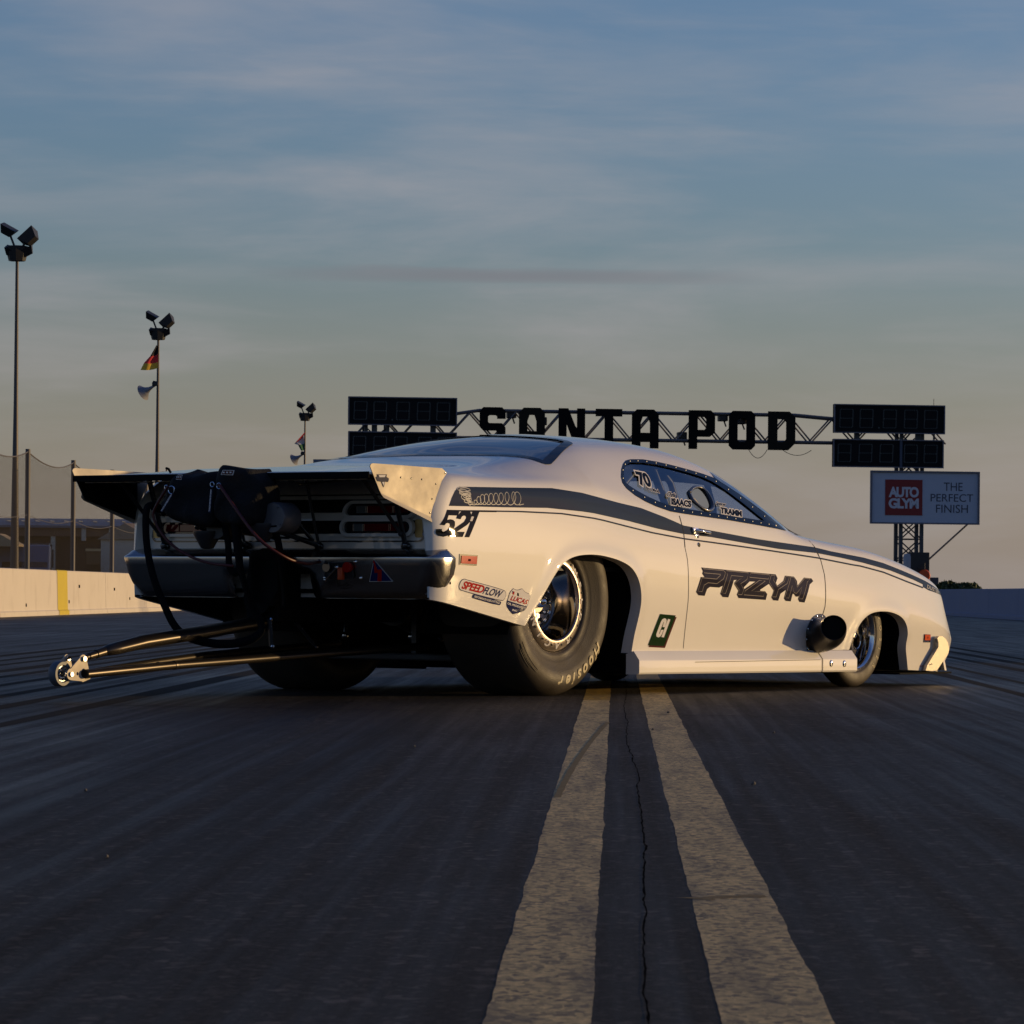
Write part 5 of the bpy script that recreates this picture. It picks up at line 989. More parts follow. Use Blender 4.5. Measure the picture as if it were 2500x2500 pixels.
for k in range(11):
    f=k/10; zc_=.984-.062*f; xc=-.872+.035*f+.012*math.sin(k*1.9); w=.043*(1-.62*f)+.006*math.sin(k*2.3)
    for i in range(14):
        t=2*math.pi*i/14; pts.append((xc+w*math.cos(t),zc_+(.0085+.003*math.sin(k*1.3))*math.sin(t)-.004*i/14*1.5))
drape('funnel_drawing',*ribbon(pts,.0034),OUTL2,sw,off=.0030)
O,X_,Y_=D['nose_t']; text_decal('nose_script','DUSTER',O,X_,Y_,OUTL2,off=.003,bold=.02,shear=.1)
# window lettering
def wtext(body,key,bold,shear=.1,ob=.07):
    O,X_,Y_=D[key]; O=np.array(O);X_=np.array(X_);Y_=np.array(Y_)
    V,F=text2d(body,1,shear,bold); lo,hi=bbox(V); V2,F2=text2d(body,1,shear,bold+ob); w=hi-lo
    def fr(V): return [tuple(O+(X_-O)*((p[0]-lo[0])/w[0])+(Y_-O)*((p[1]-lo[1])/w[1])) for p in V]
    a=drape('window_lettering',fr(V2),F2,WHI,GR,off=.0035); drape('letter_face',fr(V),F,BLKI,a,off=.0045)
O=np.array(D['w70'][0]);X_=np.array(D['w70'][1]);Y_=np.array(D['w70'][2]); D['w70n']=[(.800,1.047),(.915,1.038),(.862,1.124)]; wtext('70','w70n',.05,.0,.07)
D['promod']=[(.842,1.026),(.958,1.012),(.846,1.045)]; wtext('Pro Mod','promod',.02,.2,.10)
wtext('Chris','chris',.02,.25,.09); wtext('ISAACS','isaacs',.05,.12,.10); wtext('Spencer','spencer',.02,.25,.09); wtext('TRAMM','tramm',.05,.12,.10)

MB().box((1.70,-.9615,.1555),(1.24,.004,.0022)).build('door_sill_line',SEAM,DOOR_R)
# ---------------- ground ----------------
TR=.0277                      # the strip runs along (TR,1); it drifts right with distance
TA=math.atan(TR)
def ground_mat(name,base,streak):
    m=bpy.data.materials.new(name); m.use_nodes=True; t=m.node_tree; b=t.nodes['Principled BSDF']; L=t.links.new; N=t.nodes.new
    c=N('ShaderNodeTexCoord'); mp=N('ShaderNodeMapping'); mp.inputs['Rotation'].default_value=(0,0,TA); L(c.outputs['Object'],mp.inputs[0])
    def noise(scale,detail,vec,rough=.6):
        n=N('ShaderNodeTexNoise'); n.inputs['Scale'].default_value=scale; n.inputs['Detail'].default_value=detail; n.inputs['Roughness'].default_value=rough; L(vec,n.inputs[0]); return n.outputs['Fac']
    def mapr(x,a,b_,c_=0,d=1):
        r=N('ShaderNodeMapRange'); r.inputs[1].default_value=a; r.inputs[2].default_value=b_; r.inputs[3].default_value=c_; r.inputs[4].default_value=d; L(x,r.inputs[0]); return r.outputs[0]
    ms=N('ShaderNodeMapping'); ms.inputs['Scale'].default_value=(3.2,.045,1); L(mp.outputs[0],ms.inputs[0]); st=noise(1,6,ms.outputs[0],.62)
    ms2=N('ShaderNodeMapping'); ms2.inputs['Scale'].default_value=(14,.16,1); L(mp.outputs[0],ms2.inputs[0]); st2=noise(1,5,ms2.outputs[0],.6)
    def cells(scale,a=(1,1,1)):
        m_=N('ShaderNodeMapping'); m_.inputs['Scale'].default_value=a; L(mp.outputs[0],m_.inputs[0]); v=N('ShaderNodeTexVoronoi'); v.inputs['Scale'].default_value=scale; L(m_.outputs[0],v.inputs['Vector']); s=N('ShaderNodeSeparateColor'); L(v.outputs['Color'],s.inputs[0]); return s.outputs[0]
    stone=math_('MULTIPLY',math_('ADD',math_('POWER',cells(105,(1,.55,1)),5.0,nt=t),math_('MULTIPLY',math_('POWER',cells(48,(1,.6,1)),14.0,nt=t),1.4,nt=t),nt=t),2.6,nt=t)
    big=noise(.35,4,mp.outputs[0]); fine=noise(62,7,mp.outputs[0],.88); mid=noise(28,4,mp.outputs[0])
    sx0=N('ShaderNodeSeparateXYZ'); L(mp.outputs[0],sx0.inputs[0]); wx=math_('ADD',sx0.outputs[0],math_('MULTIPLY',math_('SUBTRACT',big,.5,nt=t),.25,nt=t),nt=t)
    def lane_(c_,w_): 
        q=math_('DIVIDE',math_('SUBTRACT',wx,c_,nt=t),w_,nt=t); return math_('MAXIMUM',math_('SUBTRACT',1.0,math_('MULTIPLY',q,q,nt=t),nt=t),0.0,nt=t)
    lanes=math_('ADD',math_('ADD',lane_(-.78,.17),lane_(-1.32,.14),nt=t),math_('ADD',lane_(1.25,.16),lane_(-2.6,.5),nt=t),nt=t)
    f=math_('MULTIPLY_ADD',mapr(st,.35,.65),.55,math_('MULTIPLY',mapr(st2,.3,.7),.45),nt=t); f=math_('SUBTRACT',f,math_('MULTIPLY',lanes,.45,nt=t),nt=t)
    mx=N('ShaderNodeMix'); mx.data_type='RGBA'; mx.inputs[6].default_value=(*[x*(1-streak) for x in base],1); mx.inputs[7].default_value=(*[x*(1+streak) for x in base],1); L(f,mx.inputs[0])
    m2=N('ShaderNodeMix'); m2.data_type='RGBA'; m2.blend_type='MULTIPLY'; m2.inputs[0].default_value=1; L(mx.outputs[2],m2.inputs[6]); 
    g=math_('ADD',math_('MULTIPLY',mapr(fine,.36,.64,.1,1.5),mapr(mid,.3,.7,.8,1.2),nt=t),stone,nt=t); gc=N('ShaderNodeCombineColor'); [L(g,gc.inputs[i]) for i in range(3)]; L(gc.outputs[0],m2.inputs[7])
    L(m2.outputs[2],b.inputs['Base Color'])
    # rubbered lanes either side of the centre line are smoother
    sx=N('ShaderNodeSeparateXYZ'); L(mp.outputs[0],sx.inputs[0]); lane=mapr(math_('ABSOLUTE',sx.outputs[0],nt=t),.75,1.8)
    ro=math_('SUBTRACT',math_('SUBTRACT',.74,math_('MULTIPLY',lane,.16,nt=t),nt=t),math_('MULTIPLY',mapr(st2,.35,.65),.20,nt=t),nt=t); ro=math_('ADD',ro,math_('MULTIPLY',mapr(big,.3,.7,-.06,.06),1,nt=t),nt=t); L(ro,b.inputs['Roughness'])
    b.inputs['Specular IOR Level'].default_value=.15
    bp=N('ShaderNodeBump'); bp.inputs['Strength'].default_value=1; bp.inputs['Distance'].default_value=.006; L(math_('ADD',fine,math_('MULTIPLY',mid,.7,nt=t),nt=t),bp.inputs['Height']); L(bp.outputs[0],b.inputs['Normal'])
    return m
TARMAC=ground_mat('strip_tarmac',(.013,.0108,.0092),.5)
R_=7000
ground=mobj('ground',[(-R_,-R_,-.03),(R_,-R_,-.03),(R_,R_,-.03),(-R_,R_,-.03)],[(0,1,2,3)],mat('grass_ground',(.045,.06,.025),.9,var=.4,vscale=.3)); props(ground,kind='structure')
def tp(x,y): return (.055+x+TR*y,y)
def strip(name,x0,x1,y0,y1,z,m,kind='structure',step=40,wob=0,seed=0):
    r_=np.random.RandomState(seed); ys=np.arange(y0,y1+1e-6,step) if wob==0 else np.concatenate([np.arange(y0,min(30,y1),.03),np.arange(max(30,y0),y1,4),[y1]]); V=[];F=[]
    w0=w1=0
    for y in ys:
        if wob: w0=w0*.86+r_.randn()*wob; w1=w1*.86+r_.randn()*wob
        V+=[(*tp(x0+w0,y),z),(*tp(x1+w1,y),z)]
    F=[(2*i,2*i+1,2*i+3,2*i+2) for i in range(len(ys)-1)]; o=mobj(name,V,F,m); props(o,kind=kind); return o
strip('drag_strip',-14,12.5,-60,1500,.0,TARMAC)
def paintmat(name,col,wear):
    m=bpy.data.materials.new(name); m.use_nodes=True; t=m.node_tree; b=t.nodes['Principled BSDF']; L=t.links.new; N=t.nodes.new
    c=N('ShaderNodeTexCoord'); n=N('ShaderNodeTexNoise'); n.inputs['Scale'].default_value=62; n.inputs['Detail'].default_value=7; n.inputs['Roughness'].default_value=.88; L(c.outputs['Object'],n.inputs[0])
    mp=N('ShaderNodeMapping'); mp.inputs['Scale'].default_value=(12,1.1,1); mp.inputs['Rotation'].default_value=(0,0,TA); L(c.outputs['Object'],mp.inputs[0]); n2=N('ShaderNodeTexNoise'); n2.inputs['Scale'].default_value=1.2; n2.inputs['Detail'].default_value=5; L(mp.outputs[0],n2.inputs[0])
    r=N('ShaderNodeMapRange'); r.inputs[1].default_value=.20; r.inputs[2].default_value=.62; L(n.outputs['Fac'],r.inputs[0]); r2=N('ShaderNodeMapRange'); r2.inputs[1].default_value=.28; r2.inputs[2].default_value=.55; r2.inputs[3].default_value=.45; L(n2.outputs['Fac'],r2.inputs[0])
    vv=N('ShaderNodeTexVoronoi'); vv.inputs['Scale'].default_value=95; ms_=N('ShaderNodeMapping'); ms_.inputs['Scale'].default_value=(1,.5,1); L(c.outputs['Object'],ms_.inputs[0]); L(ms_.outputs[0],vv.inputs['Vector']); sc_=N('ShaderNodeSeparateColor'); L(vv.outputs['Color'],sc_.inputs[0])
    pit=math_('SUBTRACT',1.0,math_('MULTIPLY',math_('POWER',sc_.outputs[0],1.6,nt=t),.8,nt=t),nt=t); k=math_('MULTIPLY',math_('MULTIPLY',r.outputs[0],r2.outputs[0],nt=t),pit,nt=t); mx=N('ShaderNodeMix'); mx.data_type='RGBA'; mx.inputs[6].default_value=(*wear,1); mx.inputs[7].default_value=(*col,1); L(k,mx.inputs[0]); L(mx.outputs[2],b.inputs['Base Color'])
    b.inputs['Roughness'].default_value=.62; b.inputs['Specular IOR Level'].default_value=.45; bp=N('ShaderNodeBump'); bp.inputs['Strength'].default_value=1; bp.inputs['Distance'].default_value=.005; L(n.outputs['Fac'],bp.inputs['Height']); L(bp.outputs[0],b.inputs['Normal']); return m
LINE=paintmat('worn_line_paint',(1.0,.72,.28),(.04,.03,.018)); LINEY=paintmat('yellow_line_paint',(.55,.33,.02),(.08,.06,.03))
strip('left_centre_line',-.205,-.080,-2,17.6,.0003,LINE,wob=.0007,seed=3); strip('left_centre_line',-.205,-.080,17.6,420,.0003,LINEY,wob=.0006,seed=5)
strip('right_centre_line',.072,.206,-2,19.2,.0003,LINE,wob=.0007,seed=4); strip('right_centre_line',.072,.206,19.2,420,.0003,LINEY,wob=.0006,seed=6)
# crack between the lines, tyre marks across and along
r_=np.random.RandomState(11); pts=[]; x=-.0
for y in np.arange(2.5,60,.045):
    x+= r_.randn()*.0013-(x+.004+.012*math.sin(y*.55)+.006*math.sin(y*1.7))*.04; pts.append(tp(x,y))
def gribbon(name,pts,w,m,z=.0005,wr=.3,seed=0):
    r_=np.random.RandomState(seed); V,F=ribbon(pts,w); V=np.array(V); n=len(V)//2; c=(V[0::2]+V[1::2])/2; s=1+wr*r_.randn(n); V[0::2]=c+(V[0::2]-c)*s[:,None]; V[1::2]=c+(V[1::2]-c)*s[:,None]
    o=mobj(name,[(v[0],v[1],z) for v in V],F,m); return props(o,kind='structure')
CRK=mat('crack_sealant',(.012,.011,.010),1,spec=0); gribbon('ground_crack',pts,.0030,CRK,wr=.35)
SCUF=mat('paint_scuff',(.34,.25,.13),1,spec=0,var=.5,vscale=40)
MARK=mat('tyre_mark',(.014,.012,.011),.9,spec=.1,var=.4,vscale=6)
for k,(xa,ya,xb,yb,w) in enumerate([(-.12,5.2,-.05,5.2,0)]): pass
def arcpts(P0,P1,P2,n=40):
    P0,P1,P2=map(np.array,(P0,P1,P2)); return [tuple((1-t)**2*P0+2*t*(1-t)*P1+t*t*P2) for t in np.linspace(0,1,n)]
gribbon('tyre_mark_curve',arcpts((-3.2,16.6),(0,15.7),(3.2,15.0)),.022,MARK,.0006,.1,1)
gribbon('tyre_mark_diagonal',arcpts((.115,9.2),(.20,11.6),(.375,14.6)),.018,SCUF,.0008,.07,2)
gribbon('tyre_mark_cross',arcpts((.305,6.17),(.36,6.24),(.425,6.24),16),.05,SCUF,.0008,.3,3)
for k in range(9):
    x0=-2.3-.28*k-r_.rand()*.15; gribbon('skid_mark',[tp(x0+.06*math.sin(y*.04+k),y) for y in np.arange(4,120,3)],.07+.06*r_.rand(),MARK,.0004+.00004*k,.2,20+k)
for k in range(5):
    x0=1.9+.33*k+r_.rand()*.15; gribbon('skid_mark',[tp(x0+.05*math.sin(y*.04+k),y) for y in np.arange(8,140,3)],.06+.05*r_.rand(),MARK,.0004+.00004*k,.2,40+k)
# small stones
STONE=mat('stone_chip',(.10,.09,.08),.8,var=.3)
for k,(x,y) in enumerate([(-1.05,9.3),(.95,13.6),(.64,9.9),(-.31,12.1),(.52,13.8),(.66,15.8),(-.75,7.0)]):
    bm=bmesh.new(); bmesh.ops.create_icosphere(bm,subdivisions=1,radius=.004+.002*((k*7)%3)/2); 
    for v in bm.verts: v.co*=1+.3*rng.rand()
    me=bpy.data.meshes.new('pebble'); bm.to_mesh(me); bm.free(); me.materials.append(STONE); o=bpy.data.objects.new('pebble',me); COL.objects.link(o); o.location=(x,y,.003)
    props(o,'small stone chip lying loose on the tarmac in front of the car','stone','loose stone chips')
# ---------------- concrete walls ----------------
def concrete(name,c):
    m=mat(name,c,.85,var=.07,vscale=1.2,bump=.3,bscale=18); t=m.node_tree; b=t.nodes['Principled BSDF']; N=t.nodes.new; L=t.links.new
    # grime along the foot and streaks
    g=N('ShaderNodeTexCoord'); mp=N('ShaderNodeMapping'); mp.inputs['Scale'].default_value=(1,1.1,.6); L(g.outputs['Object'],mp.inputs[0]); n=N('ShaderNodeTexNoise'); n.inputs['Scale'].default_value=2.5; n.inputs['Detail'].default_value=6; L(mp.outputs[0],n.inputs[0])
    r=N('ShaderNodeMapRange'); r.inputs[1].default_value=.55; r.inputs[2].default_value=.8; r.inputs[4].default_value=.35; L(n.outputs['Fac'],r.inputs[0])
    mx=N('ShaderNodeMix'); mx.data_type='RGBA'; mx.inputs[7].default_value=(.30,.26,.20,1); src=b.inputs['Base Color'].links[0].from_socket; L(src,mx.inputs[6]); L(r.outputs[0],mx.inputs[0]); L(mx.outputs[2],b.inputs['Base Color']); return m
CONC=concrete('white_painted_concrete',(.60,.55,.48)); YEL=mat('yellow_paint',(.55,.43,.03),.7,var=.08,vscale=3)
def wall(name,X0,h,y0,y1,side,label,seg,first):
    """side +1: face looks to +x"""
    w=empty(name,(.0+X0+TR*70,70,0),-TA); props(w,label,'barrier wall')
    cuts=[y0]; y=first
    while y<y1: 
        if y>y0: cuts.append(y)
        y+=seg
    cuts.append(y1)
    for a,b in zip(cuts[:-1],cuts[1:]):
        a2,b2=a-70+.012,b-70-.012; mb=MB()
        prof=[(0,0),(0,.08),(-.03,.10),(-.05,h-.01),(-.07,h),(-.23,h),(-.30,.0)]
        P_=lambda y:[(side*u,y,z) for u,z in prof]; k=len(prof); mb.add(P_(a2)+P_(b2),[(j,(j+1)%k,(j+1)%k+k,j+k) for j in range(k)]+[tuple(range(k-1,-1,-1)),tuple(range(k,2*k))])
        o=mb.build('wall_block',CONC,w)
        bm=bmesh.new(); bm.from_mesh(o.data); bmesh.ops.recalc_face_normals(bm,faces=bm.faces); bm.to_mesh(o.data); bm.free()
    return w
lw=wall('barrier_wall',-10.57,.852,20,230,1,'sunlit white concrete wall with one yellow painted panel along the left of the strip',6.8,3.4)
mb=MB(); prof=[(.005,.004),(.005,.08),(-.026,.102),(-.046,.842),(-.068,.857),(-.20,.857)]
mb.add([(u,y,z) for y in (1.45,2.75) for u,z in prof],[(j,j+1,j+7,j+6) for j in range(5)]); mb.build('yellow_panel',YEL,lw)
mb=MB()
for (y,z) in ((4.3,.55),(2.9,.25),(-2.4,.2),(9.5,.5),(12.0,.3)): mb.box((-.034,y,z),(.03,.05,.06))
mb.build('drain_slot',BLACK,lw)
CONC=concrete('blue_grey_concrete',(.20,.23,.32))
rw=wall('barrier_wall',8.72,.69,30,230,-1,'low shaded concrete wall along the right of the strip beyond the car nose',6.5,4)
# ---------------- catch fence ----------------
cf=empty('catch_fence',(-11.2+TR*77.5,77.5,0)); props(cf,'tall catch fence of dark net on round posts behind the left wall','fence')
POSTM=mat('fence_post_steel',(.11,.10,.095),.6,var=.15)
ys_=[65.5+6*k for k in range(14)]
for y in ys_:
    MB().lathe([(0,0),(.05,0),(.048,3.15),(0,3.15)],14,'Z',(TR*(y-77.5),y-77.5,0)).build('post',POSTM,cf,True)
def netmat():
    m=bpy.data.materials.new('fence_net'); m.use_nodes=True; t=m.node_tree; t.nodes.clear(); N=t.nodes.new; L=t.links.new
    o=N('ShaderNodeOutputMaterial'); a=N('ShaderNodeBsdfTransparent'); d=N('ShaderNodeBsdfDiffuse'); d.inputs[0].default_value=(.045,.04,.035,1); mx=N('ShaderNodeMixShader')
    c=N('ShaderNodeTexCoord'); s=N('ShaderNodeSeparateXYZ'); L(c.outputs['Object'],s.inputs[0])
    p=math_('ADD',s.outputs[1],s.outputs[2],nt=t); q=math_('SUBTRACT',s.outputs[1],s.outputs[2],nt=t)
    def thin(x): return math_('LESS_THAN',math_('FRACT',math_('MULTIPLY',x,16,nt=t),nt=t),.2,nt=t)
    f=math_('MAXIMUM',thin(p),thin(q),nt=t); L(f,mx.inputs[0]); L(a.outputs[0],mx.inputs[1]); L(d.outputs[0],mx.inputs[2]); L(mx.outputs[0],o.inputs[0]); return m
NET=netmat()
for a,b in zip(ys_[:-1],ys_[1:]):
    V=[];n=14
    for k in range(n+1):
        f=k/n; y=a+(b-a)*f-77.5; sag=.42*4*f*(1-f)*(.6 if True else 1); V+=[(TR*y,y,.6),(TR*y+.03*math.sin(3.1*f),y,3.10-sag*.75)]
    mobj('net_panel',V,[(2*i,2*i+2,2*i+3,2*i+1) for i in range(n)],NET,cf)
    MB().tube([V[2*i+1] for i in range(n+1)],.012,6).tube([(V[2*i+1][0],V[2*i+1][1],1.9-.1*math.sin(math.pi*i/n)) for i in range(n+1)],.006,5).build('head_rope',POSTM,cf)
# ---------------- paddock building and vehicles behind the fence ----------------
bl=empty('pit_building',(-17,131,0),-TA*0); props(bl,'long low building with pale flat roof edge and dark open front behind the left fence','building')
ROOF=mat('metal_roof',(.16,.18,.22),.45,var=.15,vscale=1); BRN=mat('brown_fascia',(.16,.09,.06),.7,var=.2,vscale=2); DARKW=mat('dark_open_front',(.035,.03,.028),.8,var=.3,vscale=1.5); CREAM=mat('cream_cladding',(.62,.56,.45),.7,var=.08,vscale=1)
MB().box((-3,2,1.2),(17,3.5,2.3)).build('wall',DARKW,bl)
mb=MB(); mb.prism([(-.3,2.70),(2.0,2.98),(4.3,2.72),(4.3,2.62),(-.3,2.62)],lambda u,v,w:(-11.8+w,u,v),17.9); 
for k in range(36): mb.box((-11.6+.5*k,.9,2.86),(.03,2.2,.03),R=None)
mb.build('roof',ROOF,bl)
MB().box((-3,-.08,2.50),(17.8,.14,.34)).build('fascia',BRN,bl)
for x in (-.62,1.02): MB().box((x,-.02,1.33),(.16,.16,2.0)).build('pillar',CREAM,bl)
for x in (2.10,3.05): MB().box((x,-.20,2.42),(.16,.05,.5),bev=.01).build('notice',CREAM,bl)
mb=MB(); mb.box((2.55,-.10,1.86),(.78,.08,.09)); mb.build('lit_shelf',mat('lit_shelf',(.8,.55,.25),.5),bl); MB().box((2.55,.0,1.58),(.74,.12,.45)).build('counter_front',mat('counter_brown',(.13,.09,.045),.7),bl)
mk_=empty('marquee',(-12.0,129,0),math.radians(42)); props(mk_,'cream tent wall and awning beside the low building behind the left fence','marquee')
mb=MB(); mb.box((.15,0,1.1),(3.3,3,2.2)); mb.build('side_wall',CREAM,mk_); MB().prism([(-1.6,2.2),(0,2.75),(1.6,2.2)],lambda u,v,w:(-1.6+w,u,v),3.5).build('canopy',mat('canopy_tan',(.34,.26,.18),.7,var=.1),mk_); MB().box((-.3,-1.55,1.3),(.07,.06,1.7)).build('pole',BRN,mk_)
vn_=empty('parked_van',(-16.55,126.5,0),math.radians(6)); props(vn_,'blue grey van with sloping rear parked behind the left wall by the low building','van')
VB=mat('van_paint',(.10,.13,.20),.3,coat=1); 
mb=MB(); mb.prism([(-2.2,.35),(-2.25,1.0),(-1.9,1.15),(-1.45,1.95),(1.5,2.05),(1.85,1.9),(2.05,1.0),(2.1,.35)],lambda u,v,w:(-.35+.0*u+w-.3,u*.95,v),1.7); o=mb.build('body',VB,vn_); md=o.modifiers.new('b','BEVEL'); md.width=.08; md.segments=3
MB().prism([(-1.85,1.2),(-1.45,1.85),(-1.40,1.85),(-1.75,1.2)],lambda u,v,w:(-.55+w,u*.95-.03,v),1.5).build('windscreen',BLKG,vn_)
for s in (-.67,1.07): MB().prism([(-1.5,1.2),(-1.2,1.8),(1.3,1.85),(1.5,1.2)],lambda u,v,w:(s+w,u*.95,v),.03).build('side_window',BLKG,vn_)
for s in (-.55,1.0):
    for yy in (-1.4,1.4): MB().lathe([(0,-.1),(.3,-.1),(.33,0),(.3,.1),(0,.1)],20,'X',(s,yy,.33)).build('wheel',RUBBER,vn_,True)
gz=empty('gazebo_frame',(-17.25,124.5,0)); props(gz,'small tan gazebo with pitched top and thin legs at the far left behind the wall','gazebo')
mb=MB(); mb.prism([(-1.0,1.95),(0,2.35),(.35,2.3),(1.0,1.95),(1.0,1.88),(-1.0,1.88)],lambda u,v,w:(u,-.8+w,v),1.7); mb.build('canopy',mat('gazebo_cloth',(.42,.33,.20),.8,var=.15),gz)
for a in (-.95,.95):
    for b in (-.75,.85): MB().tube([(a,b,0),(a,b,1.9)],.03,8).build('leg',CREAM,gz)
hb=empty('hoarding',(-7.75,160,0)); props(hb,'plain blue grey hoarding board far behind the rear deck','hoarding')
MB().box((0,0,5.45),(1.50,.08,1.30),bev=.01).build('board',mat('hoarding_blue',(.13,.16,.20),.6),hb)
for s in (-.6,.6): MB().tube([(s,.08,0),(s,.08,6.0)],.05,8).build('post',POSTM,hb)
# ---------------- floodlight poles ----------------
POLE=mat('pole_galvanised',(.10,.09,.085),.55,metal=.3); LAMPB=mat('lamp_housing',(.018,.018,.020),.5); HORN=mat('horn_grey',(.20,.21,.25),.45)
def floodpole(x,y,name_label,top=7.35):
    p=empty('floodlight_pole',(x,y,0)); props(p,name_label,'floodlight pole','floodlight poles along the left side')
    MB().lathe([(0,0),(.10,0),(.085,1.2),(.045,4.2),(.030,top-.15),(0,top-.15)],14,'Z').build('pole',POLE,p,True)
    MB().lathe([(0,top-.30),(.17,top-.30),(.24,top-.02),(.20,top),(0,top)],8,'Z').build('bracket',LAMPB,p)
    for (dx,dz,rx,ry,s) in ((-.19,.30,.2,.5,1),(.26,.16,-.3,-.75,1.15),(.20,-.12,.1,-.5,.9),(-.10,-.12,.3,.3,.9)):
        R=Matrix.Rotation(ry,4,'Y')@Matrix.Rotation(rx,4,'X'); mb=MB(); mb.tube([(0,0,top-.15),(dx*.8,0,top+dz*.8)],.022,8); 
        bm=bmesh.new(); bmesh.ops.create_cube(bm,size=1)
        for v in bm.verts:
            k=1 if v.co.z>0 else .55; v.co=Vector((v.co.x*.34*s*k,v.co.y*.34*s*k,v.co.z*.17*s))
        mb.add([R@v.co+Vector((dx,-.02,top+dz)) for v in bm.verts],[[v.index for v in f.verts] for f in bm.faces]); bm.free(); mb.build('floodlight',LAMPB,p)
    return p
floodpole(-9.334,98.7,'tall floodlight pole with black, red and gold flag and horn speaker, behind the wing')
floodpole(-8.03,145,'smaller distant floodlight pole with red, white and green flag near the scoreboards')
floodpole(-9.96,75.3,'nearest floodlight pole at the left edge behind the wall')
def horn(x,y,z,s,tilt,label,facing=-1):
    h=empty('horn_speaker',(x,y,z)); props(h,label,'horn loudspeaker','horn speakers on the poles')
    R=Matrix.Rotation(tilt,4,'Z')@Matrix.Rotation(math.radians(-27),4,'Y'); prof=[(.03,0),(.035,.10),(.055,.20),(.10,.30),(.17,.38),(.22,.42),(.205,.42),(.15,.37),(.05,.22)]
    V=MB().lathe([(r*s,-a*s) for r,a in prof],28,'X'); V.V=[tuple(R@Vector((v[0]-.10*s,v[1],v[2]-.03*s))) for v in V.V]; V.build('bell',HORN,h,True)
    MB().box((-.06*s,0,-.04*s),(.16*s,.10*s,.10*s),bev=.02).build('driver',LAMPB,h); MB().tube([(0,0,0),(-.12*s,0,.02)],.03*s,8).build('bracket',LAMPB,h)
horn(-9.345,98.68,5.93,1.0,math.radians(-28),'grey horn loudspeaker below the black, red and gold flag')
horn(-8.04,144.95,5.83,1.05,math.radians(-28),'pale horn loudspeaker on the distant pole below the red, white and green flag')
def flag(x,y,zt,pts_l,cols,label,n=10):
    f=empty('flag',(x,y,zt)); props(f,label,'flag','national flags on the poles'); 
    # pts_l: polygon rows, each (hoist (x,z), fly (x,z)) from top to bottom, per stripe boundary
    for k,c in enumerate(cols):
        (a0,b0),(a1,b1)=pts_l[k],pts_l[k+1]; V=[];m=8
        for i in range(m+1):
            t=i/m; 
            for (a,b) in ((a0,b0),(a1,b1)): V.append((a[0]+(b[0]-a[0])*t,.06*math.sin(5*t+k*.4),a[1]+(b[1]-a[1])*t-.03*math.sin(math.pi*t)))
        mobj('flag_stripe',V,[(2*i,2*i+1,2*i+3,2*i+2) for i in range(m)],c,f,True)
FB=mat('flag_black',(.012,.012,.018),.8);FR=mat('flag_red',(.75,.05,.06),.8);FG=mat('flag_gold',(.80,.50,.05),.8);FW=mat('flag_white',(.55,.53,.50),.8);FGR=mat('flag_green',(.02,.12,.05),.8)
flag(-9.335,98.62,6.93,[((0,0),(-.03,-.02)),((0,-.24),(-.19,-.31)),((0,-.46),(-.36,-.50)),((0,-.62),(-.45,-.68))],[FB,FR,FG],'black, red and gold striped flag drooping from the taller left pole')
flag(-8.03,144.92,6.62,[((0,0),(-.03,-.04)),((-.05,-.16),(-.40,-.46)),((-.01,-.42),(-.26,-.50)),((0,-.66),(-.14,-.72))],[FR,FW,FGR],'red, white and green striped flag hanging on the distant pole')
MB().lathe([(0,0),(.03,0),(.02,7.2),(0,7.2)],8,'Z',(0,0,0)).build('mast',POLE,props(empty('antenna_mast',(-9.35,101.5,0)),'thin bare mast just right of the taller floodlight pole','mast')).scale=(1,1,.52)
# ---------------- gantry ----------------
GA=math.radians(7.5); ga=empty('gantry',(4.97,140.5,0),GA); props(ga,'steel truss gantry over the strip carrying large black letters','gantry')
STEEL=mat('gantry_steel',(.16,.155,.16),.5,metal=.4,var=.15); DSTEEL=mat('tower_steel',(.055,.065,.08),.5,metal=.3,var=.2)
mb=MB(); 
for y in (.1,.75):
    mb.tube([(-11,y,7.15),(-7.1,y,7.14),(-6.28,y,7.27),(5.66,y,7.27),(7.07,y,7.16),(11.2,y,7.15)],.055,8); mb.tube([(-11,y,6.25),(11.2,y,6.25)],.055,8)
mb.build('chord',STEEL,ga)
for k in range(13):
    x=-10.9+1.72*k; mb=MB(); zt=7.2 if x<-6.5 or x>5.8 else 7.25
    for y in (.1,.75): mb.tube([(x,y,6.25),(x+.86,y,zt)],.034,6); mb.tube([(x+.86,y,zt),(x+1.72,y,6.25)],.034,6)
    mb.tube([(x,.1,6.25),(x,.75,6.25)],.025,6); mb.tube([(x+.86,.1,zt),(x+.86,.75,zt)],.025,6); mb.build('brace',STEEL,ga)
BLT=mat('letter_black',(.006,.006,.006),.8,spec=.1); OLV=mat('letter_olive',(.016,.016,.012),.8,spec=.1)
def ch(w,h,c): return [(c,0),(w-c,0),(w,c),(w,h-c),(w-c,h),(c,h),(0,h-c),(0,c)]
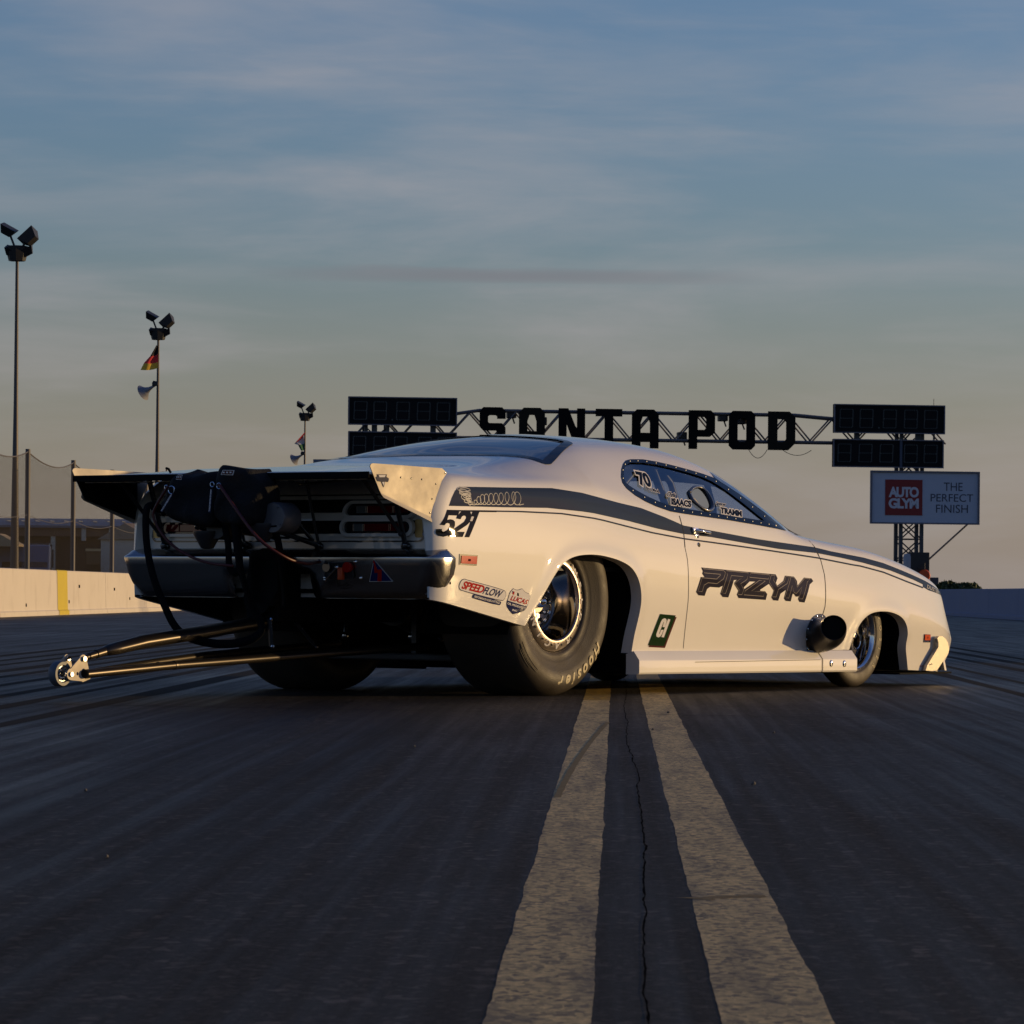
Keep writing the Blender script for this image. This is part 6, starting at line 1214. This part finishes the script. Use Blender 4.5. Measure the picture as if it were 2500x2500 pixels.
def letters(c):
    w,h,s=1.0,1.45,.32; k=.14
    if c=='S': return [[(0,.30),(0,k),(k,0),(w-k,0),(w,k),(w,.70),(w-k,.86),(.36,.86),(s,.90),(s,1.10),(.38,1.15),(.62,1.15),(.68,1.10),(.68,1.02),(w,1.02),(w,h-k),(w-k,h),(k,h),(0,h-k),(0,.72),(k,.58),(.64,.58),(.68,.54),(.68,.35),(.62,.30),(.38,.30),(s,.35),(s,.42),(0,.42)]]
    if c=='A': return [[(0,0),(.32,0),(.32,.30),(.68,.30),(.68,0),(w,0),(w,h-.18),(w-.18,h),(.18,h),(0,h-.18)],[(.32,.58),(.68,.58),(.68,.95),(.60,1.18),(.40,1.18),(.32,.95)]]
    if c=='N': return [[(0,0),(.30,0),(.30,.88),(.64,0),(w,0),(w,h),(.70,h),(.70,.62),(.36,h),(0,h)]]
    if c=='T': return [[(.34,0),(.66,0),(.66,1.17),(w,1.17),(w,h),(0,h),(0,1.17),(.34,1.17)]]
    if c=='P': return [[(0,0),(.32,0),(.32,.46),(w-.2,.46),(w,.62),(w,h-.16),(w-.16,h),(0,h)],[(.34,.72),(.60,.72),(.67,.80),(.67,1.12),(.60,1.20),(.34,1.20)]]
    if c=='O': return [ch(w,h,.15),[(.40,.28),(.60,.28),(.67,.35),(.67,1.10),(.60,1.18),(.40,1.18),(.33,1.10),(.33,.35)]]
    if c=='D': return [[(0,0),(w-.26,0),(w,.26),(w,h-.22),(w-.22,h),(0,h)],[(.34,.30),(.58,.30),(.67,.42),(.67,1.05),(.58,1.16),(.34,1.16)]]
for c,x0,x1 in (('S',-6.285,-5.322),('A',-4.813,-3.847),('N',-3.328,-2.336),('T',-1.932,-.938),('A',-.564,.442),('P',1.585,2.578),('O',3.11,4.106),('D',4.604,5.639)):
    LL=letters(c); V,F=fill2d(LL); w=x1-x0; mb=MB(); f=lambda p,y:(x0+p[0]*w,y,5.93+p[1])
    mb.add([f(p,-.12) for p in V],F); mb.add([f(p,-.02) for p in V],F)
    for Lp in LL:
        n=len(Lp); mb.add([f(p,-.12) for p in Lp]+[f(p,-.02) for p in Lp],[(i,(i+1)%n,(i+1)%n+n,i+n) for i in range(n)])
    mb.tube([(x0+.3,-.05,6.25),(x0+.3,.1,6.25)],.03,6); mb.tube([(x0+.3,-.05,7.25),(x0+.3,.1,7.25)],.03,6)
    mb.build('letter',OLV if x0 in (-4.813,4.604) else BLT,ga)
for x,z in ((-5.05,7.15),(2.95,7.15),(3.65,7.05),(1.40,6.42),(-3.9,6.9)): MB().box((x,.35,z),(.34,.4,.30),bev=.03).tube([(x,.35,z),(x+.1,.2,z-.35)],.03,6).build('track_camera',LAMPB,ga)
mb=MB()
for (a,b,s) in ((2.75,3.5,.32),(5.2,6.3,.2)):
    pts=[(a+(b-a)*t,.1,5.95-s*4*t*(1-t)) for t in np.linspace(0,1,14)]; mb.tube([(3.9+ (p[0]-a)*.95 if a<3 else p[0],p[1],p[2]) for p in pts],.012,5)
mb.build('loose_cable',LAMPB,ga)
mb=MB()
for x in (-8.02,-10.2,8.01,10.36): MB().box((x,-.02,6.5),(.20,.10,1.9)).build('board_hanger',DSTEEL,ga)
MB().box((10.98,-.02,6.5),(.06,.08,1.0)).build('board_hanger',DSTEEL,ga); MB().tube([(10.97,0,7.6),(10.97,0,7.95)],.012,5).build('aerial',DSTEEL,ga)
# towers
def tower(x0,x1,zt,nm):
    t=empty(nm,(0,0,0)); t.parent=ga; return t
for (xa,xb,zt) in ((9.76,10.56,7.2),(-10.5,-9.7,7.2)):
    for x in (xa,xb):
        for y in (.1,.9): MB().box((x,y,zt/2),(.13,.13,zt)).build('tower_leg',DSTEEL,ga)
    z=.25
    while z<zt-.8:
        for y in (.1,.9):
            mb=MB(); mb.tube([(xa,y,z),(xb,y,z+.72)],.028,6); mb.tube([(xb,y,z),(xa,y,z+.72)],.028,6); mb.tube([(xa,y,z),(xb,y,z)],.028,6); mb.build('tower_brace',DSTEEL,ga)
        z+=.80
MB().tube([(12.402,.3,3.25),(10.6,.4,1.6)],.035,8).build('stay_bar',STEEL,ga)
eq=empty('equipment_cabinet',(4.97,140.5,0)); eq.location=Vector((4.97,140.5,0))+Matrix.Rotation(GA,3,'Z')@Vector((10.3,-.35,0)); eq.rotation_euler=(0,0,GA); props(eq,'dark cabinet with pale tank strapped inside the right tower foot','cabinet')
MB().box((.05,0,1.55),(.72,.5,1.2),bev=.02).build('housing',LAMPB,eq); MB().lathe([(0,1.3),(.13,1.3),(.15,1.36),(.15,1.98),(.12,2.08),(0,2.1)],20,'Z',(-.42,-.15,0)).build('tank',mat('tank_grey',(.30,.34,.40),.5),eq,True)
MB().box((.15,-.27,1.55),(.34,.05,.08)).build('shelf',GRY,eq)
ob=empty('orange_beacon',eq.location+Vector((.22,-.45,0))); props(ob,'orange light unit at the foot of the right gantry tower','beacon')
mb=MB(); mb.lathe([(0,-.05),(.20,-.05),(.23,0),(.20,.05),(.12,.06),(0,.03)],20,'Y',(0,0,1.28)); mb.box((-.18,.02,1.2),(.26,.08,.22),bev=.02); mb.build('lamp_body',ORNG,ob,True); MB().tube([(0,0,0),(0,0,1.75)],.03,8).build('post',LAMPB,ob)
sb_=empty('small_box',eq.location+Vector((.62,-.2,0))); props(sb_,'small dark box on a post right of the gantry tower foot','box'); MB().box((0,0,1.0),(.30,.25,.42),bev=.01).build('case',DSTEEL,sb_); MB().tube([(0,0,0),(0,0,.8)],.04,8).build('post',DSTEEL,sb_)
# scoreboards
DOT=mat('unlit_segments',(.05,.07,.075),.4); FRAME=mat('board_frame',(.12,.125,.16),.5); FACE=mat('board_face',(.006,.007,.009),.7,spec=.15)
def scoreboard(x0,x1,z0,z1,dot,label):
    s=empty('scoreboard',(0,0,0)); L_=Vector(((x0+x1)/2,-.30,z0)); s.location=Vector((4.97,140.5,0))+Matrix.Rotation(GA,3,'Z')@L_; s.rotation_euler=(0,0,GA); props(s,label,'scoreboard','scoreboards on the gantry')
    w=x1-x0;h=z1-z0; MB().box((0,.14,h/2),(w-.02,.24,h-.02)).build('housing',FACE,s)
    mb=MB(); mb.box((0,0,h-.02),(w,.08,.04)).box((0,0,.02),(w,.08,.04)).box((-w/2+.02,.001,h/2),(.04,.08,h-.08)).box((w/2-.02,.001,h/2),(.04,.08,h-.08)); mb.build('frame',FRAME,s)
    segs=[((0,1),(1,1)),((0,.5),(1,.5)),((0,0),(1,0)),((0,0),(0,.5)),((0,.5),(0,1)),((1,0),(1,.5)),((1,.5),(1,1))]
    xs_=[.11,.29,.50,.69,.87] if dot==1 else [.10,.29,.48,.70,.88]
    for fx in xs_:
        mb=MB(); dw,dh=w*.115,h*.62; ox=-w/2+w*fx-dw/2; oz=h*.20
        for (a,b) in segs:
            for i in range(6):
                t=(i+.5)/6; px=ox+dw*(a[0]+(b[0]-a[0])*t)+.02*(a[1]+(b[1]-a[1])*t); pz=oz+dh*(a[1]+(b[1]-a[1])*t); mb.box((px,.010,pz),(.034,.012,.034))
        mb.build('digit',DOT,s)
    if dot==1: MB().box((-w/2+w*.405,.010,h*.2),(.05,.012,.05)).build('decimal_point',DOT,s)
    return s
scoreboard(-11.2,-7.16,6.64,7.69,1,'upper black scoreboard of the left pair on the gantry'); scoreboard(-11.19,-7.16,5.34,6.41,2,'lower black scoreboard of the left pair, half hidden by the car roof')
scoreboard(7.07,11.335,6.60,7.69,1,'upper black scoreboard of the right pair on the gantry'); sb4=scoreboard(7.05,11.29,5.32,6.38,2,'lower black scoreboard of the right pair, just above the advertising board')
MB().box((.48,-.002,.53),(.10,.02,.98)).build('blue_strip',mat('blue_strip',(.03,.05,.09),.5),sb4)
# advertising board
ad=empty('advertising_board',(0,0,0)); ad.location=Vector((4.97,140.5,0))+Matrix.Rotation(GA,3,'Z')@Vector((10.59,-.30,3.21)); ad.rotation_euler=(0,0,GA); props(ad,'pale advertising board with a red square and dark lettering on the right tower','advertising board')
w,h=4.20,2.0; MB().box((0,.10,h/2),(w-.04,.16,h-.04)).build('panel',mat('ad_panel',(.40,.46,.56),.5,var=.05),ad)
mb=MB(); mb.box((0,.0,h-.03),(w,.10,.06)).box((0,.0,.03),(w,.10,.06)).box((-w/2+.03,.001,h/2),(.06,.10,h-.12)).box((w/2-.03,.001,h/2),(.06,.10,h-.12)); mb.build('frame',FRAME,ad)
MB().box((-.815,.012,.998),(1.43,.02,1.34)).build('red_square',mat('ad_red',(.20,.008,.010),.5),ad)
def ad_text(body,x0,x1,z0,z1,m,bold,y,spacing=1):
    V,F=text2d(body,1,0,bold,spacing=spacing); V=fit_frame(V,(x0,z0),(x1,z0),(x0,z1)); mobj('lettering',[(v[0],y,v[1]) for v in V],orient([(v[0],y,v[1]) for v in V],F,lambda c:Vector((0,-1,0))),m,ad)
ADW=mat('ad_white',(.50,.53,.60),.5); ADN=mat('ad_navy',(.035,.045,.08),.5)
ad_text('AUTO',-1.40,-.24,1.0,1.40,ADW,.045,-.004,.86); ad_text('GLYM',-1.40,-.24,.58,.97,ADW,.045,-.004,.86)
ad_text('THE',.72,1.45,1.27,1.58,ADN,.0,.012); ad_text('PERFECT',.22,1.86,.86,1.15,ADN,.0,.012); ad_text('FINISH',.43,1.66,.44,.75,ADN,.0,.012)
# hedge beyond the right wall
LEAF=mat('hedge_leaves',(.05,.075,.025),.7,var=.5,vscale=3)
for (x,wd,lab) in ((13.87,.50,'rounded dark green bush beyond the low right wall, left of two'),(14.45,.62,'flatter dark green bush beyond the low right wall, right of two')):
    b_=empty('bush',(x,120,0)); props(b_,lab,'bush','bushes beyond the right wall'); V=[];F=[]; r_=np.random.RandomState(int(x*10))
    for k in range(2600):
        d=r_.randn(3); d/=np.linalg.norm(d); rr=(.75+.3*r_.rand()); c=np.array((d[0]*wd*rr,d[1]*.5*rr,.45+d[2]*.52*rr)); c[2]=max(c[2],.02); c[2]=min(c[2],.97 if x<14 else .91)
        a=r_.randn(3)*.035; b2=r_.randn(3)*.035; n=len(V); V+=[tuple(c-a),tuple(c+b2),tuple(c+a),tuple(c-b2)]; F.append((n,n+1,n+2,n+3))
    mobj('foliage',V,F,LEAF,b_); MB().tube([(0,0,0),(0,0,.5)],.04,6).build('stem',BRN,b_)

# ---------------- far woodland behind the right side of the strip (seen in the paint's reflections) ----------------
V=[];F=[];r_=np.random.RandomState(8)
for k in range(9000):
    az=math.radians(r_.uniform(28,205)); R=165+r_.uniform(0,14); hh=6.0+1.6*math.sin(az*9)+1.1*math.sin(az*23+1)+.7*math.sin(az*61)
    c=np.array((R*math.sin(az),R*math.cos(az),hh*math.sqrt(r_.rand()))); a=r_.randn(3)*1.0; b=r_.randn(3)*1.0; n=len(V)
    V+=[tuple(c-a),tuple(c+b),tuple(c+a),tuple(c-b)]; F.append((n,n+1,n+2,n+3))
props(mobj('distant_woodland',V,F,mat('woodland_leaves',(.035,.045,.02),.9,var=.4,vscale=.3)),'dark far wood along the horizon to the right','wood',kind='stuff')
